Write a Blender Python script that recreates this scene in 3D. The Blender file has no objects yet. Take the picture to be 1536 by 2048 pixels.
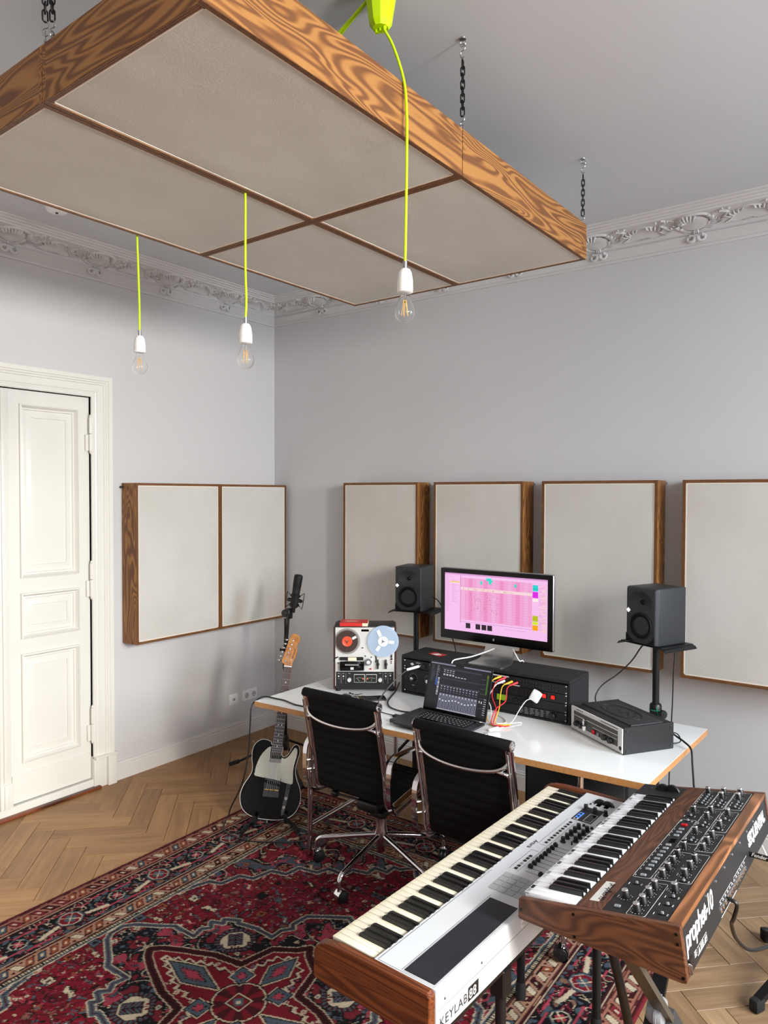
import bpy, bmesh, math, random
import numpy as np
from mathutils import Vector, Matrix, Euler
R = math.radians
PI = math.pi
random.seed(7)
C = bpy.context.scene.collection
SC = bpy.context.scene

# ---------------------------------------------------------------- camera
cam_d = bpy.data.cameras.new('camera'); cam = bpy.data.objects.new('camera', cam_d); C.objects.link(cam)
cam_d.sensor_fit = 'HORIZONTAL'; cam_d.sensor_width = 36.0; cam_d.lens = 36.0 * 1445.98 / 1536.0
cam_d.clip_start = 0.05
def cam_matrix(yaw, pitch, roll):
    f = Vector((-math.sin(yaw) * math.cos(pitch), math.cos(yaw) * math.cos(pitch), math.sin(pitch)))
    r = f.cross(Vector((0, 0, 1))).normalized(); u = r.cross(f)
    c, s = math.cos(roll), math.sin(roll)
    r2 = r * c + u * s; u2 = u * c - r * s
    return Matrix((r2, u2, -f)).transposed().to_4x4()
cam.matrix_world = Matrix.Translation((4.1094, -4.1045, 1.84)) @ cam_matrix(.635777, -.0248701, .0027821)
SC.camera = cam

# ---------------------------------------------------------------- light
SC.view_settings.view_transform = 'Standard'; SC.view_settings.look = 'None'
SC.view_settings.gamma = 1.0; SC.view_settings.use_curve_mapping = False
SC.view_settings.exposure = -0.12
W = bpy.data.worlds.new('daylight'); SC.world = W; W.use_nodes = True
W.node_tree.nodes['Background'].inputs[0].default_value = (.78, .87, 1, 1)
W.node_tree.nodes['Background'].inputs[1].default_value = 1.2
ROOM_X, ROOM_Y, CEIL = 5.85, -6.6, 3.31
WINDOWS = [(-1.85, -0.75), (-3.75, -2.6), (-5.75, -4.6)]       # y ranges in the wall facing the street, x = ROOM_X
WIN_Z = (0.85, 2.95)
def window_light(i, y0, y1, power, col, size=2.6, tilt=24, z=2.75):
    """skylight falling in through one window: a big soft source outside, tilted downwards"""
    l = bpy.data.lights.new('window_daylight', 'AREA'); l.shape = 'RECTANGLE'
    l.size = size; l.size_y = (y1 - y0) + (size - 1.6); l.energy = power; l.color = col; l.spread = R(150)
    o = bpy.data.objects.new('window_daylight', l); C.objects.link(o)
    o.location = (ROOM_X + 1.1, (y0 + y1) / 2, z)
    o.rotation_euler = (0, R(90 - tilt), 0)
WLIGHT = ((470, (.83, .91, 1.0), 2.6, 24), (345, (1.0, .965, .90), 1.3, 14), (350, (.94, .96, .98), 2.6, 26))
for i, (a, b) in enumerate(WINDOWS):
    window_light(i, a, b, WLIGHT[i][0], WLIGHT[i][1], WLIGHT[i][2], WLIGHT[i][3])

# ---------------------------------------------------------------- materials
def S(h):
    h = h.lstrip('#'); v = [int(h[i:i + 2], 16) / 255 for i in (0, 2, 4)]
    return tuple([(x / 12.92 if x <= .04045 else ((x + .055) / 1.055) ** 2.4) for x in v]) + (1,)
class NT:
    def __init__(s, name):
        s.m = bpy.data.materials.new(name); s.m.use_nodes = True; s.t = s.m.node_tree
        s.b = s.t.nodes['Principled BSDF']
    def n(s, ty, **k):
        o = s.t.nodes.new(ty)
        for a, v in k.items(): setattr(o, a, v)
        return o
    def l(s, a, b): s.t.links.new(a, b)
    def math(s, op, a, b=None):
        o = s.n('ShaderNodeMath', operation=op)
        for i, v in enumerate((a, b)):
            if v is None: continue
            if isinstance(v, (int, float)): o.inputs[i].default_value = v
            else: s.l(v, o.inputs[i])
        return o.outputs[0]
    def coord(s, scale=(1, 1, 1), rnd=False, rot=(0, 0, 0)):
        tc = s.n('ShaderNodeTexCoord'); mp = s.n('ShaderNodeMapping'); mp.inputs['Scale'].default_value = scale
        mp.inputs['Rotation'].default_value = rot
        s.l(tc.outputs['Object'], mp.inputs[0])
        if rnd:
            oi = s.n('ShaderNodeObjectInfo'); cb = s.n('ShaderNodeCombineXYZ')
            for i, k in enumerate((37.0, 91.0, 53.0)): s.l(s.math('MULTIPLY', oi.outputs['Random'], k), cb.inputs[i])
            s.l(cb.outputs[0], mp.inputs['Location'])
        return mp.outputs[0]
    def noise(s, vec, scale, detail=3, rough=.5, dist=0):
        o = s.n('ShaderNodeTexNoise'); o.inputs['Scale'].default_value = scale; o.inputs['Detail'].default_value = detail
        o.inputs['Roughness'].default_value = rough; o.inputs['Distortion'].default_value = dist
        s.l(vec, o.inputs['Vector']); return o.outputs['Fac']
    def ramp(s, fac, stops):
        o = s.n('ShaderNodeValToRGB'); e = o.color_ramp.elements
        while len(e) < len(stops): e.new(.5)
        for i, (p, c) in enumerate(stops): e[i].position = p; e[i].color = c
        s.l(fac, o.inputs[0]); return o.outputs[0]
    def mix(s, fac, a, b, mode='MIX'):
        o = s.n('ShaderNodeMix', data_type='RGBA', blend_type=mode)
        for sock, v in ((o.inputs[0], fac), (o.inputs[6], a), (o.inputs[7], b)):
            if isinstance(v, (int, float)): sock.default_value = v
            elif isinstance(v, tuple): sock.default_value = v
            else: s.l(v, sock)
        return o.outputs[2]
    def bump(s, h, strength, dist=.002):
        o = s.n('ShaderNodeBump'); o.inputs['Strength'].default_value = strength; o.inputs['Distance'].default_value = dist
        s.l(h, o.inputs['Height']); s.l(o.outputs[0], s.b.inputs['Normal'])
    def set(s, **k):
        for a, v in k.items():
            i = s.b.inputs[a.replace('_', ' ')]
            if hasattr(v, 'links') or hasattr(v, 'is_output'): s.l(v, i)
            else: i.default_value = v
        return s
def pbr(name, col, rough=.5, metal=0, bump=0, bscale=200, var=0, vscale=20, **k):
    t = NT(name); c = S(col) if isinstance(col, str) else col
    t.set(Roughness=rough, Metallic=metal, **k)
    v = t.coord()
    if var:
        f = t.noise(v, vscale, 4); d = tuple(x * (1 - var) for x in c[:3]) + (1,); e = tuple(min(1, x * (1 + var)) for x in c[:3]) + (1,)
        t.set(Base_Color=t.ramp(f, [(.3, d), (.7, e)]))
    else:
        f = t.noise(v, 6, 2); t.set(Base_Color=t.mix(f, c, tuple(x * .97 for x in c[:3]) + (1,)))
    if bump: t.bump(t.noise(t.coord(), bscale, 2), bump, .001)
    return t.m
def grain(name, c1, c2, c3, axis, k=26, across=9, along=1.1, rough=.5, rnd=False, sharp=.25, bump=.1, coat=0):
    """strong flat-sawn figure: contour lines of a stretched noise"""
    t = NT(name); sc = [across] * 3; sc['xyz'.index(axis)] = along
    v = t.coord(tuple(sc), rnd)
    n = t.noise(v, 1.0, 1.2, .4, .5)
    w = t.math('SINE', t.math('MULTIPLY', n, k * 2))
    w = t.math('ADD', t.math('MULTIPLY', w, .5), .5)
    f2 = t.noise(t.coord(tuple(x * (30 if i != 'xyz'.index(axis) else 4) for i, x in enumerate(sc)), rnd), 1.0, 2)
    base = t.ramp(w, [(max(0, .5 - sharp), S(c1)), (.5, S(c2)), (min(1, .5 + sharp), S(c3))])
    col = t.mix(t.math('MULTIPLY', f2, .45), base, t.mix(.5, base, S(c1), 'MULTIPLY'))
    t.set(Base_Color=col, Roughness=rough, Coat_Weight=coat)
    if bump: t.bump(w, bump, .0006)
    return t.m
def plank_mat(name, c_dark, c_mid, c_light):
    t = NT(name)
    v = t.coord((2.2, 34, 34), True)
    f = t.noise(v, 1.0, 4, .6, .6)
    v2 = t.coord((1.0, 9, 9), True)
    w = t.math('ADD', t.math('MULTIPLY', t.math('SINE', t.math('MULTIPLY', t.noise(v2, 1, 1.5, .4, .3), 34)), .5), .5)
    col = t.ramp(f, [(.28, S(c_dark)), (.5, S(c_mid)), (.75, S(c_light))])
    col = t.mix(t.math('MULTIPLY', w, .22), col, S(c_dark))
    oi = t.n('ShaderNodeObjectInfo')
    tint = t.ramp(oi.outputs['Random'], [(0, (.84, .82, .80, 1)), (.35, (.94, .93, .92, 1)), (.7, (1.0, 1.0, 1.0, 1)), (1, (1.14, 1.15, 1.16, 1))])
    blot = t.ramp(t.noise(t.coord((3, 3, 3), True), 1.3, 3), [(.35, (.86, .85, .84, 1)), (.7, (1.05, 1.05, 1.05, 1))])
    t.set(Base_Color=t.mix(1.0, t.mix(1.0, col, tint, 'MULTIPLY'), blot, 'MULTIPLY'), Roughness=.45)
    t.bump(f, .12, .0005)
    return t.m
def colattr(name, rough=.5, emis=0):
    t = NT(name); a = t.n('ShaderNodeAttribute', attribute_name='Col')
    if emis:
        t.set(Base_Color=(0, 0, 0, 1), Roughness=rough, Emission_Strength=emis); t.l(a.outputs['Color'], t.b.inputs['Emission Color'])
    else: t.set(Base_Color=a.outputs['Color'], Roughness=rough)
    return t

def paint(name, col, rough=.6, bs=40, b=.15):
    t = NT(name); v = t.coord()
    n1 = t.noise(v, 1.3, 4); n2 = t.noise(v, bs, 4)
    c = S(col)
    t.set(Base_Color=t.ramp(n1, [(.3, tuple(x * .965 for x in c[:3]) + (1,)), (.7, c)]), Roughness=rough)
    t.bump(n2, b, .002); return t.m
M_wall = paint('wall_paint', '#cdcdce', .75)
M_wall_left = paint('wall_paint_left', '#cfcdcc', .72)
M_ceil = paint('ceiling_paint', '#cccfd3', .85)
M_trim = paint('trim_gloss_white', '#e4e2d9', .32, 25, .08)
M_plaster = paint('plaster_white', '#d2d1d1', .7, 60, .2)
M_base = paint('baseboard_white', '#dbd8d3', .4, 25, .08)
M_plank = plank_mat('oak_parquet', '#875e36', '#9d7346', '#ae8453')
M_plank_r = plank_mat('oak_parquet_pale', '#7f6446', '#967959', '#a98c6a')
M_gap = pbr('parquet_gap_dark', '#3a2a1a', .9)
FIR = dict(c1='#704521', c2='#8f5d2c', c3='#a8763d')
M_fir = {a: grain('stained_fir_' + a, FIR['c1'], FIR['c2'], FIR['c3'], a, k=50, across=12, along=1.7, rough=.5, rnd=True, sharp=.40) for a in 'xyz'}
def ply(name, axis, c1='#4a2d16', c2='#7d522a'):
    t = NT(name); v = t.coord(); sx = t.n('ShaderNodeSeparateXYZ'); t.l(v, sx.inputs[0])
    w = t.math('ADD', t.math('MULTIPLY', t.math('SINE', t.math('MULTIPLY', sx.outputs['XYZ'.index(axis.upper())], 1400)), .5), .5)
    t.set(Base_Color=t.mix(w, S(c1), S(c2)), Roughness=.5); return t.m
M_ply = pbr('stained_plywood_edge', '#6e4522', .5, 0, var=.25, vscale=60)
M_fabric = None
t = NT('offwhite_stretched_fabric'); v = t.coord(); n = t.noise(v, 140, 3, .7); n1 = t.noise(v, 2.2, 3)
t.set(Base_Color=t.ramp(n1, [(.3, S('#c5c1b8')), (.7, S('#cfcbc4'))]), Roughness=.92); t.bump(n, .55, .003); M_fabric = t.m
M_fold = pbr('fabric_hem', '#e6ddd0', .9, 0, bump=.3, bscale=120)
M_blackmetal = pbr('black_powder_steel', '#131315', .42, .3)
M_blackplastic = pbr('black_plastic', '#101012', .38)
M_blackmatte = pbr('black_matte_plastic', '#141416', .7)
M_rubber = pbr('black_rubber', '#0c0c0d', .75)
M_chrome = pbr('polished_chrome', '#d8d6d8', .07, 1)
M_steel = pbr('zinc_steel', '#b9bcc0', .28, 1)
M_alu = pbr('brushed_aluminium', '#c2c3c4', .33, 1)
M_neon = pbr('neon_yellow_cord', '#c8f000', .5, bump=.3, bscale=900)
M_neonp = pbr('neon_yellow_plastic', '#c4ee00', .35)
M_porc = pbr('white_porcelain', '#eeeeec', .15)
M_white = pbr('white_plastic', '#efefef', .35)
M_lam = pbr('white_laminate', '#eceeed', .13)
M_edge = pbr('beech_plywood_edge', '#b98552', .5, 0, var=.12, vscale=90)
M_mesh = pbr('black_mesh_fabric', '#050505', .8, bump=.3, bscale=500, Specular_IOR_Level=.2)
M_vinyl = pbr('dark_navy_vinyl', '#1b1c24', .55, 0, var=.2, vscale=12)
M_glass = NT('clear_bulb_glass').set(Base_Color=(1, 1, 1, 1), Roughness=0.0, Transmission_Weight=1.0, IOR=1.3).m
M_clear = NT('clear_blue_acrylic').set(Base_Color=S('#c4d8ec'), Roughness=.15, Alpha=.36).m
M_smoke = NT('smoky_clear_acrylic').set(Base_Color=S('#6a5c58'), Roughness=.2, Alpha=.14).m
M_fil = NT('warm_filament').set(Base_Color=S('#e6c070'), Roughness=.4, Emission_Color=S('#ffc060'), Emission_Strength=.35).m
M_keyw = pbr('ivory_white_keys', '#efe9d3', .3)
M_keyw2 = pbr('cool_white_keys', '#eceef2', .3)
M_keyb = pbr('black_keys', '#0d0d0f', .32)
M_klcase = pbr('pale_grey_case', '#ccd0d4', .38)
M_grey = pbr('dark_grey_metal', '#3a3b3d', .45, .5)
M_padg = pbr('grey_rubber_pads', '#a9adae', .6)
M_walnut = {a: grain('walnut_' + a, '#452718', '#5a3521', '#694129', a, k=60, across=15, along=2.2, rough=.42, sharp=.5, bump=.04) for a in 'xyz'}
M_mahog = {a: grain('reddish_veneer_' + a, '#54270f', '#6b3518', '#7a4220', a, k=60, across=22, along=.7, rough=.35, sharp=.4, bump=.04) for a in 'xyz'}
M_panel = pbr('black_control_panel', '#1b1b1d', .5, .2)
M_print = pbr('white_print', '#d9d9d6', .5)
M_red = pbr('red_button', '#c01020', .3)
M_btn = pbr('smoky_button', '#8b9298', .25, 0)
M_silver = pbr('silver_panel', '#d6d4cf', .38, .15)
M_brownwood = pbr('dark_teak_case', '#3c2017', .45, 0, var=.25, vscale=30)
M_tape = pbr('brown_magnetic_tape', '#3a2019', .35)
M_redpaper = pbr('red_card', '#c5231d', .5, 0, var=.1, vscale=50)
M_cream = pbr('cream_card', '#e5d6b8', .6)
M_gblack = pbr('gloss_black_lacquer', '#030303', .12, Specular_IOR_Level=.3)
M_pick = pbr('mint_white_pickguard', '#dcdccb', .3)
M_maple = grain('amber_maple', '#a8692c', '#bb7c3a', '#c98d4a', 'z', k=8, across=20, along=2, rough=.3, sharp=.5, bump=0)
M_rose = pbr('rosewood_board', '#3a2018', .5, 0, var=.3, vscale=60)
M_speaker = pbr('anthracite_speaker_shell', '#2c2e31', .5, .15)
M_cone = pbr('black_cone', '#030303', .55, Specular_IOR_Level=.25)
M_darkalu = pbr('space_grey_alu', '#4b4c4f', .4, .7)
M_leather = pbr('black_tolex', '#19191a', .55, bump=.5, bscale=260)
M_brass = pbr('brass_key', '#c2a45c', .3, 1)
M_bronze = pbr('grey_brown_metal', '#57534a', .45, .5)
M_greyp = pbr('mid_grey_plastic', '#8d9298', .45)
M_green = pbr('green_velcro', '#138a6a', .8)
def cablemat(name, col): return pbr(name, col, .45)
M_cw = cablemat('white_cable', '#e9e9e8'); M_cy = cablemat('yellow_cable', '#f0b414'); M_cr = cablemat('red_cable', '#d8232c'); M_cb = cablemat('black_cable', '#0d0d0e')
M_screen = colattr('screen_glow', .2, 1.04).m
M_screen2 = colattr('laptop_glow', .2, .9).m

# ---------------------------------------------------------------- mesh helpers
class MB:
    def __init__(s): s.v = []; s.f = []; s.m = []; s.c = []
    def add(s, vs, fs, T=None, mi=0, col=None):
        o = len(s.v)
        for p in vs:
            p = Vector(p); s.v.append(tuple(T @ p) if T is not None else tuple(p))
        for f in fs: s.f.append([i + o for i in f]); s.m.append(mi); s.c.append(col)
        return s
    def box(s, a, b, T=None, mi=0, col=None):
        x0, x1 = sorted((a[0], b[0])); y0, y1 = sorted((a[1], b[1])); z0, z1 = sorted((a[2], b[2]))
        vs = [(x0, y0, z0), (x1, y0, z0), (x1, y1, z0), (x0, y1, z0), (x0, y0, z1), (x1, y0, z1), (x1, y1, z1), (x0, y1, z1)]
        return s.add(vs, [(0, 3, 2, 1), (4, 5, 6, 7), (0, 1, 5, 4), (1, 2, 6, 5), (2, 3, 7, 6), (3, 0, 4, 7)], T, mi, col)
    def rbox(s, a, b, r=.003, seg=2, T=None, mi=0, edges=None):
        bm = bmesh.new(); bmesh.ops.create_cube(bm, size=1)
        c = [(a[i] + b[i]) / 2 for i in range(3)]; d = [abs(b[i] - a[i]) for i in range(3)]
        for v in bm.verts: v.co = Vector([c[i] + v.co[i] * d[i] for i in range(3)])
        es = bm.edges[:] if edges is None else [e for e in bm.edges if abs((e.verts[0].co - e.verts[1].co)['xyz'.index(edges)]) > 1e-6]
        bmesh.ops.bevel(bm, geom=es, offset=min(r, min(d) * .49), segments=seg, profile=.5, affect='EDGES')
        bm.verts.ensure_lookup_table(); bm.verts.index_update()
        s.add([v.co[:] for v in bm.verts], [[v.index for v in f.verts] for f in bm.faces], T, mi); bm.free(); return s
    def prism(s, poly, z0, z1, T=None, mi=0, bevel=0):
        """poly in xy, ccw, extruded in z"""
        n = len(poly)
        area = sum(poly[i][0] * poly[(i + 1) % n][1] - poly[(i + 1) % n][0] * poly[i][1] for i in range(n))
        if area < 0: poly = poly[::-1]
        vs = []; fs = []
        if bevel:
            cx = sum(p[0] for p in poly) / n; cy = sum(p[1] for p in poly) / n
            def sh(p, k):
                i = poly.index(p); a = Vector(poly[i - 1]); b = Vector(p); c = Vector(poly[(i + 1) % n])
                d1 = (b - a).normalized() if (b - a).length > 1e-9 else Vector((1, 0)); d2 = (c - b).normalized() if (c - b).length > 1e-9 else d1
                nn = Vector((-(d1.y + d2.y), d1.x + d2.x)); nn = nn.normalized() if nn.length > 1e-6 else Vector((0, 0))
                return (b.x + nn.x * k, b.y + nn.y * k)
            rings = [([sh(p, bevel) for p in poly], z0), (poly, z0 + bevel), (poly, z1 - bevel), ([sh(p, bevel) for p in poly], z1)]
        else: rings = [(poly, z0), (poly, z1)]
        for pl, z in rings: vs += [(p[0], p[1], z) for p in pl]
        k = len(rings)
        for r in range(k - 1):
            for i in range(n): j = (i + 1) % n; fs.append((r * n + i, r * n + j, (r + 1) * n + j, (r + 1) * n + i))
        fs.append(tuple(range(n))[::-1]); fs.append(tuple((k - 1) * n + i for i in range(n)))
        return s.add(vs, fs, T, mi)
    def lathe(s, prof, n=24, T=None, mi=0, a0=0, a1=2 * PI):
        """prof: (r,z) list, revolved about z"""
        vs = []; fs = []; full = abs(a1 - a0 - 2 * PI) < 1e-6; m = n if full else n + 1
        for i in range(m):
            a = a0 + (a1 - a0) * i / n
            for r, z in prof: vs.append((r * math.cos(a), r * math.sin(a), z))
        k = len(prof)
        for i in range(n):
            j = (i + 1) % m
            for q in range(k - 1):
                f = [i * k + q, j * k + q, j * k + q + 1, i * k + q + 1]
                if prof[q][0] < 1e-7: f = [i * k + q, j * k + q + 1, i * k + q + 1]
                elif prof[q + 1][0] < 1e-7: f = [i * k + q, j * k + q, i * k + q + 1]
                fs.append(f)
        return s.add(vs, fs, T, mi)
    def cyl(s, p, q, r, n=12, mi=0, r2=None, T=None):
        p = Vector(p); q = Vector(q); d = q - p; L = d.length
        if L < 1e-9: return s
        Q = Matrix.Translation(p) @ d.to_track_quat('Z', 'Y').to_matrix().to_4x4()
        if T is not None: Q = T @ Q
        r2 = r if r2 is None else r2
        return s.lathe([(0, 0), (r, 0), (r2, L), (0, L)], n, Q, mi)
    def tube(s, pts, r, n=8, mi=0, flat=1.0, up=None, closed=False, T=None, square=False):
        """sweep a round (or flattened / square) section along pts; r may be a list"""
        P = [Vector(p) for p in pts]; k = len(P); vs = []; fs = []
        rr = r if isinstance(r, (list, tuple)) else [r] * k
        T0 = None; prevn = None
        for i, p in enumerate(P):
            if closed: d = (P[(i + 1) % k] - P[i - 1])
            else: d = (P[min(i + 1, k - 1)] - P[max(i - 1, 0)])
            d = d.normalized() if d.length > 1e-9 else Vector((0, 0, 1))
            if up is not None: nn = Vector(up)
            elif prevn is None: nn = Vector((0, 0, 1)) if abs(d.z) < .9 else Vector((1, 0, 0))
            else: nn = prevn
            nn = nn - d * nn.dot(d)
            nn = nn.normalized() if nn.length > 1e-6 else d.orthogonal().normalized()
            prevn = nn; b = d.cross(nn)
            for j in range(n):
                a = 2 * PI * (j + .5) / n
                ca, sa = math.cos(a), math.sin(a)
                if square: q = max(abs(ca), abs(sa)); ca /= q; sa /= q
                vs.append(tuple(p + nn * (ca * rr[i]) + b * (sa * rr[i] * flat)))
        for i in range(k if closed else k - 1):
            i2 = (i + 1) % k
            for j in range(n):
                j2 = (j + 1) % n; fs.append((i * n + j, i * n + j2, i2 * n + j2, i2 * n + j))
        if not closed: fs.append(tuple(range(n))[::-1]); fs.append(tuple((k - 1) * n + j for j in range(n)))
        return s.add(vs, fs, T, mi)
    def ell(s, c, r, nu=10, nv=6, T=None, mi=0):
        pr = [(math.sin(PI * i / nv), -math.cos(PI * i / nv)) for i in range(nv + 1)]
        pr[0] = (0, -1); pr[-1] = (0, 1)
        Q = Matrix.Translation(c) @ Matrix.Diagonal((r[0], r[1], r[2], 1)); Q = T @ Q if T is not None else Q
        return s.lathe(pr, nu, Q, mi)
    def quad(s, a, b, c, d, mi=0, col=None, T=None): return s.add([a, b, c, d], [(0, 1, 2, 3)], T, mi, col)
    def mesh(s, name, mats, smooth=35):
        me = bpy.data.meshes.new(name); me.from_pydata(s.v, [], s.f)
        if not isinstance(mats, (list, tuple)): mats = [mats]
        for m in mats: me.materials.append(m)
        if len(mats) > 1: me.polygons.foreach_set('material_index', s.m)
        if any(c is not None for c in s.c):
            at = me.color_attributes.new('Col', 'FLOAT_COLOR', 'CORNER'); arr = []
            for f, c in zip(s.f, s.c): arr += list(c or (0, 0, 0, 1)) * len(f)
            at.data.foreach_set('color', arr)
        if smooth:
            me.shade_smooth(); me.set_sharp_from_angle(angle=R(smooth))
        me.update(); return me
    def obj(s, name, mats, parent=None, smooth=35, **k):
        return link(name, s.mesh(name, mats, smooth), parent, **k)
def link(name, me, parent=None, loc=None, rot=None, label=None, kind=None, cat=None, group=None):
    o = bpy.data.objects.new(name, me); C.objects.link(o)
    if parent is not None: o.parent = parent
    if loc is not None: o.location = loc
    if rot is not None: o.rotation_euler = rot
    for a, v in (('label', label), ('kind', kind), ('category', cat), ('group', group)):
        if v: o[a] = v
    return o
def thing(name, label, cat, loc=(0, 0, 0), rot=(0, 0, 0), group=None):
    o = bpy.data.objects.new(name, None); C.objects.link(o); o.location = loc; o.rotation_euler = rot
    o.empty_display_size = .05; o['label'] = label; o['category'] = cat
    if group: o['group'] = group
    return o
def tree_copy(src, label, loc=None, rot=None):
    kids = {}
    for o in bpy.data.objects:
        if o.parent: kids.setdefault(o.parent, []).append(o)
    def cp(o, par):
        c = o.copy(); C.objects.link(c)
        if par is not None: c.parent = par
        for ch in kids.get(o, []): cp(ch, c)
        return c
    r = cp(src, None); r['label'] = label
    if loc is not None: r.location = loc
    if rot is not None: r.rotation_euler = rot
    return r
def bez(pts, n=8):
    """catmull-rom through pts"""
    P = [Vector(p) for p in pts]; out = []
    for i in range(len(P) - 1):
        a = P[max(i - 1, 0)]; b = P[i]; c = P[i + 1]; d = P[min(i + 2, len(P) - 1)]
        for k in range(n):
            t = k / n
            out.append(.5 * ((2 * b) + (c - a) * t + (2 * a - 5 * b + 4 * c - d) * t * t + (3 * b - 3 * c + d - a) * t ** 3))
    out.append(P[-1]); return out
def cable(name, pts, r, m, label, n=8, group=None, cat='cable', seg=8):
    b = MB().tube(bez(pts, n), r, seg); return b.obj(name, m, label=label, cat=cat, group=group)
_font = {}
def text_mb(txt, size, depth=.0006, shear=0.0, space=1.0, bold=0.0, align='LEFT'):
    cu = bpy.data.curves.new('lettering', 'FONT'); cu.body = txt; cu.size = size; cu.extrude = depth; cu.shear = shear
    cu.space_character = space; cu.offset = bold; cu.align_x = align; cu.resolution_u = 2
    o = bpy.data.objects.new('lettering', cu); C.objects.link(o)
    dg = bpy.context.evaluated_depsgraph_get(); me = bpy.data.meshes.new_from_object(o.evaluated_get(dg))
    vs = [v.co[:] for v in me.vertices]; fs = [tuple(p.vertices) for p in me.polygons]
    bpy.data.objects.remove(o); bpy.data.curves.remove(cu); bpy.data.meshes.remove(me)
    return vs, fs
def TM(loc, rx=0, ry=0, rz=0, s=1): return Matrix.Translation(loc) @ Euler((rx, ry, rz)).to_matrix().to_4x4() @ Matrix.Scale(s, 4)

# ================================================================ ROOM
def struct(name, b, mats, parent=None, smooth=35):
    o = b.obj(name, mats, parent, smooth)
    if parent is None: o['kind'] = 'structure'
    return o
# floor with herringbone planks
fl = struct('floor', MB().box((-.1, ROOM_Y - .1, -.12), (ROOM_X + .1, .1, -.021)), M_gap, smooth=0)
PW, PL = .109, .495
def clip(poly, x0, x1, y0, y1):
    def cut(p, f, g):
        out = []
        for i in range(len(p)):
            a, b = p[i - 1], p[i]; fa, fb = f(a), f(b)
            if fa >= 0: 
                if fb >= 0: out.append(b)
                else: out.append(g(a, b, fa / (fa - fb)))
            elif fb >= 0: out += [g(a, b, fa / (fa - fb)), b]
        return out
    L = lambda a, b, t: (a[0] + (b[0] - a[0]) * t, a[1] + (b[1] - a[1]) * t)
    for f in (lambda p: p[0] - x0, lambda p: x1 - p[0], lambda p: p[1] - y0, lambda p: y1 - p[1]):
        if len(poly) < 3: return []
        poly = cut(poly, f, L)
    return poly
plank_me = {}
def plank_mesh(right):
    if right not in plank_me:
        g = .0009
        plank_me[right] = MB().prism([(g, g), (PL - g, g), (PL - g, PW - g), (g, PW - g)], -.022, 0, bevel=.0012).mesh('plank', M_plank_r if right else M_plank, 0)
    return plank_me[right]
rest = MB(); nplank = 0
s2 = math.sqrt(.5)
def cam_sees(x, y, z=0):
    p = cam.matrix_world.inverted() @ Vector((x, y, z))
    if p.z > -.3: return False
    u = 768 + 1445.98 * p.x / -p.z; v = 1024 - 1445.98 * p.y / -p.z
    return -60 < u < 1600 and -60 < v < 2110
for i in range(-60, 100):
    for j in range(-12, 8):
        for kind in (0, 1):
            # lattice: T1 = (w,-w), T2 = (L,L) in the 45-degree frame
            u = i * PW + j * PL; v = -i * PW + j * PL
            ox, oy = .424, -2.102
            if kind == 0: loc_ = [(0, 0), (PL, 0), (PL, PW), (0, PW)]; base = (u, v); ang = R(45)
            else: loc_ = [(0, 0), (PL, 0), (PL, PW), (0, PW)]; base = (u + PL + PW, v); ang = R(135)
            X0 = ox + (base[0] - base[1]) * s2; Y0 = oy + (base[0] + base[1]) * s2
            c, sn = math.cos(ang), math.sin(ang)
            w = [(X0 + p[0] * c - p[1] * sn, Y0 + p[0] * sn + p[1] * c) for p in loc_]
            cl = clip(w, .006, ROOM_X, ROOM_Y, -.006)
            if len(cl) < 3: continue
            ar = abs(sum(cl[q][0] * cl[(q + 1) % len(cl)][1] - cl[(q + 1) % len(cl)][0] * cl[q][1] for q in range(len(cl)))) / 2
            if ar < .002: continue
            vis = any(cam_sees(px, py) for px, py in cl) and not all(1.06 < px < 3.28 and -3.9 < py < -.86 for px, py in cl)
            right = sum(p[0] for p in w) / 4 > 2.9
            if vis and nplank < 295:
                nplank += 1
                if ar > PW * PL * .985:
                    link('plank', plank_mesh(right), fl, (X0, Y0, random.uniform(-.0006, .0003)), (random.uniform(-.0015, .0015), 0, ang))
                else:
                    T = Matrix.Translation((X0, Y0, 0)) @ Matrix.Rotation(ang, 4, 'Z'); Ti = T.inverted()
                    lp = [tuple((Ti @ Vector((p[0], p[1], 0)))[:2]) for p in cl]
                    lp = [p for q, p in enumerate(lp) if (Vector(p) - Vector(lp[q - 1])).length > .002]
                    if len(lp) < 3: continue
                    o = MB().prism(lp, -.022, 0).obj('plank', M_plank_r if right else M_plank, fl, 0); o.location = (X0, Y0, 0); o.rotation_euler = (0, 0, ang)
            else: rest.prism([(p[0], p[1]) for p in cl], -.022, -.0003)
o = rest.obj('plank', M_plank, fl, 0); o['kind'] = 'stuff'

# walls
struct('ceiling', MB().box((-.1, ROOM_Y - .1, CEIL), (ROOM_X + .3, .1, CEIL + .15)), M_ceil, smooth=0)
DY0, DY1, DZ = -2.665, -1.585, 2.432
wl = MB(); wl.box((-.2, DY1, -.1), (0, .2, CEIL)); wl.box((-.2, ROOM_Y, -.1), (0, DY0, CEIL)); wl.box((-.2, DY0, DZ), (0, DY1, CEIL))
struct('wall_left', wl, M_wall_left, smooth=0)
struct('wall_right', MB().box((0, 0, -.1), (ROOM_X + .2, .2, CEIL)), M_wall, smooth=0)
struct('wall_back', MB().box((-.2, ROOM_Y - .2, -.1), (ROOM_X + .2, ROOM_Y, CEIL)), M_wall, smooth=0)
ww = MB(); ys = [ROOM_Y]
for a, b in sorted(WINDOWS): ys += [a, b]
ys.append(0)
for k in range(0, len(ys), 2): ww.box((ROOM_X, ys[k], -.1), (ROOM_X + .2, ys[k + 1], CEIL))
for a, b in WINDOWS: ww.box((ROOM_X, a, -.1), (ROOM_X + .2, b, WIN_Z[0])); ww.box((ROOM_X, a, WIN_Z[1]), (ROOM_X + .2, b, CEIL))
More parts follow.
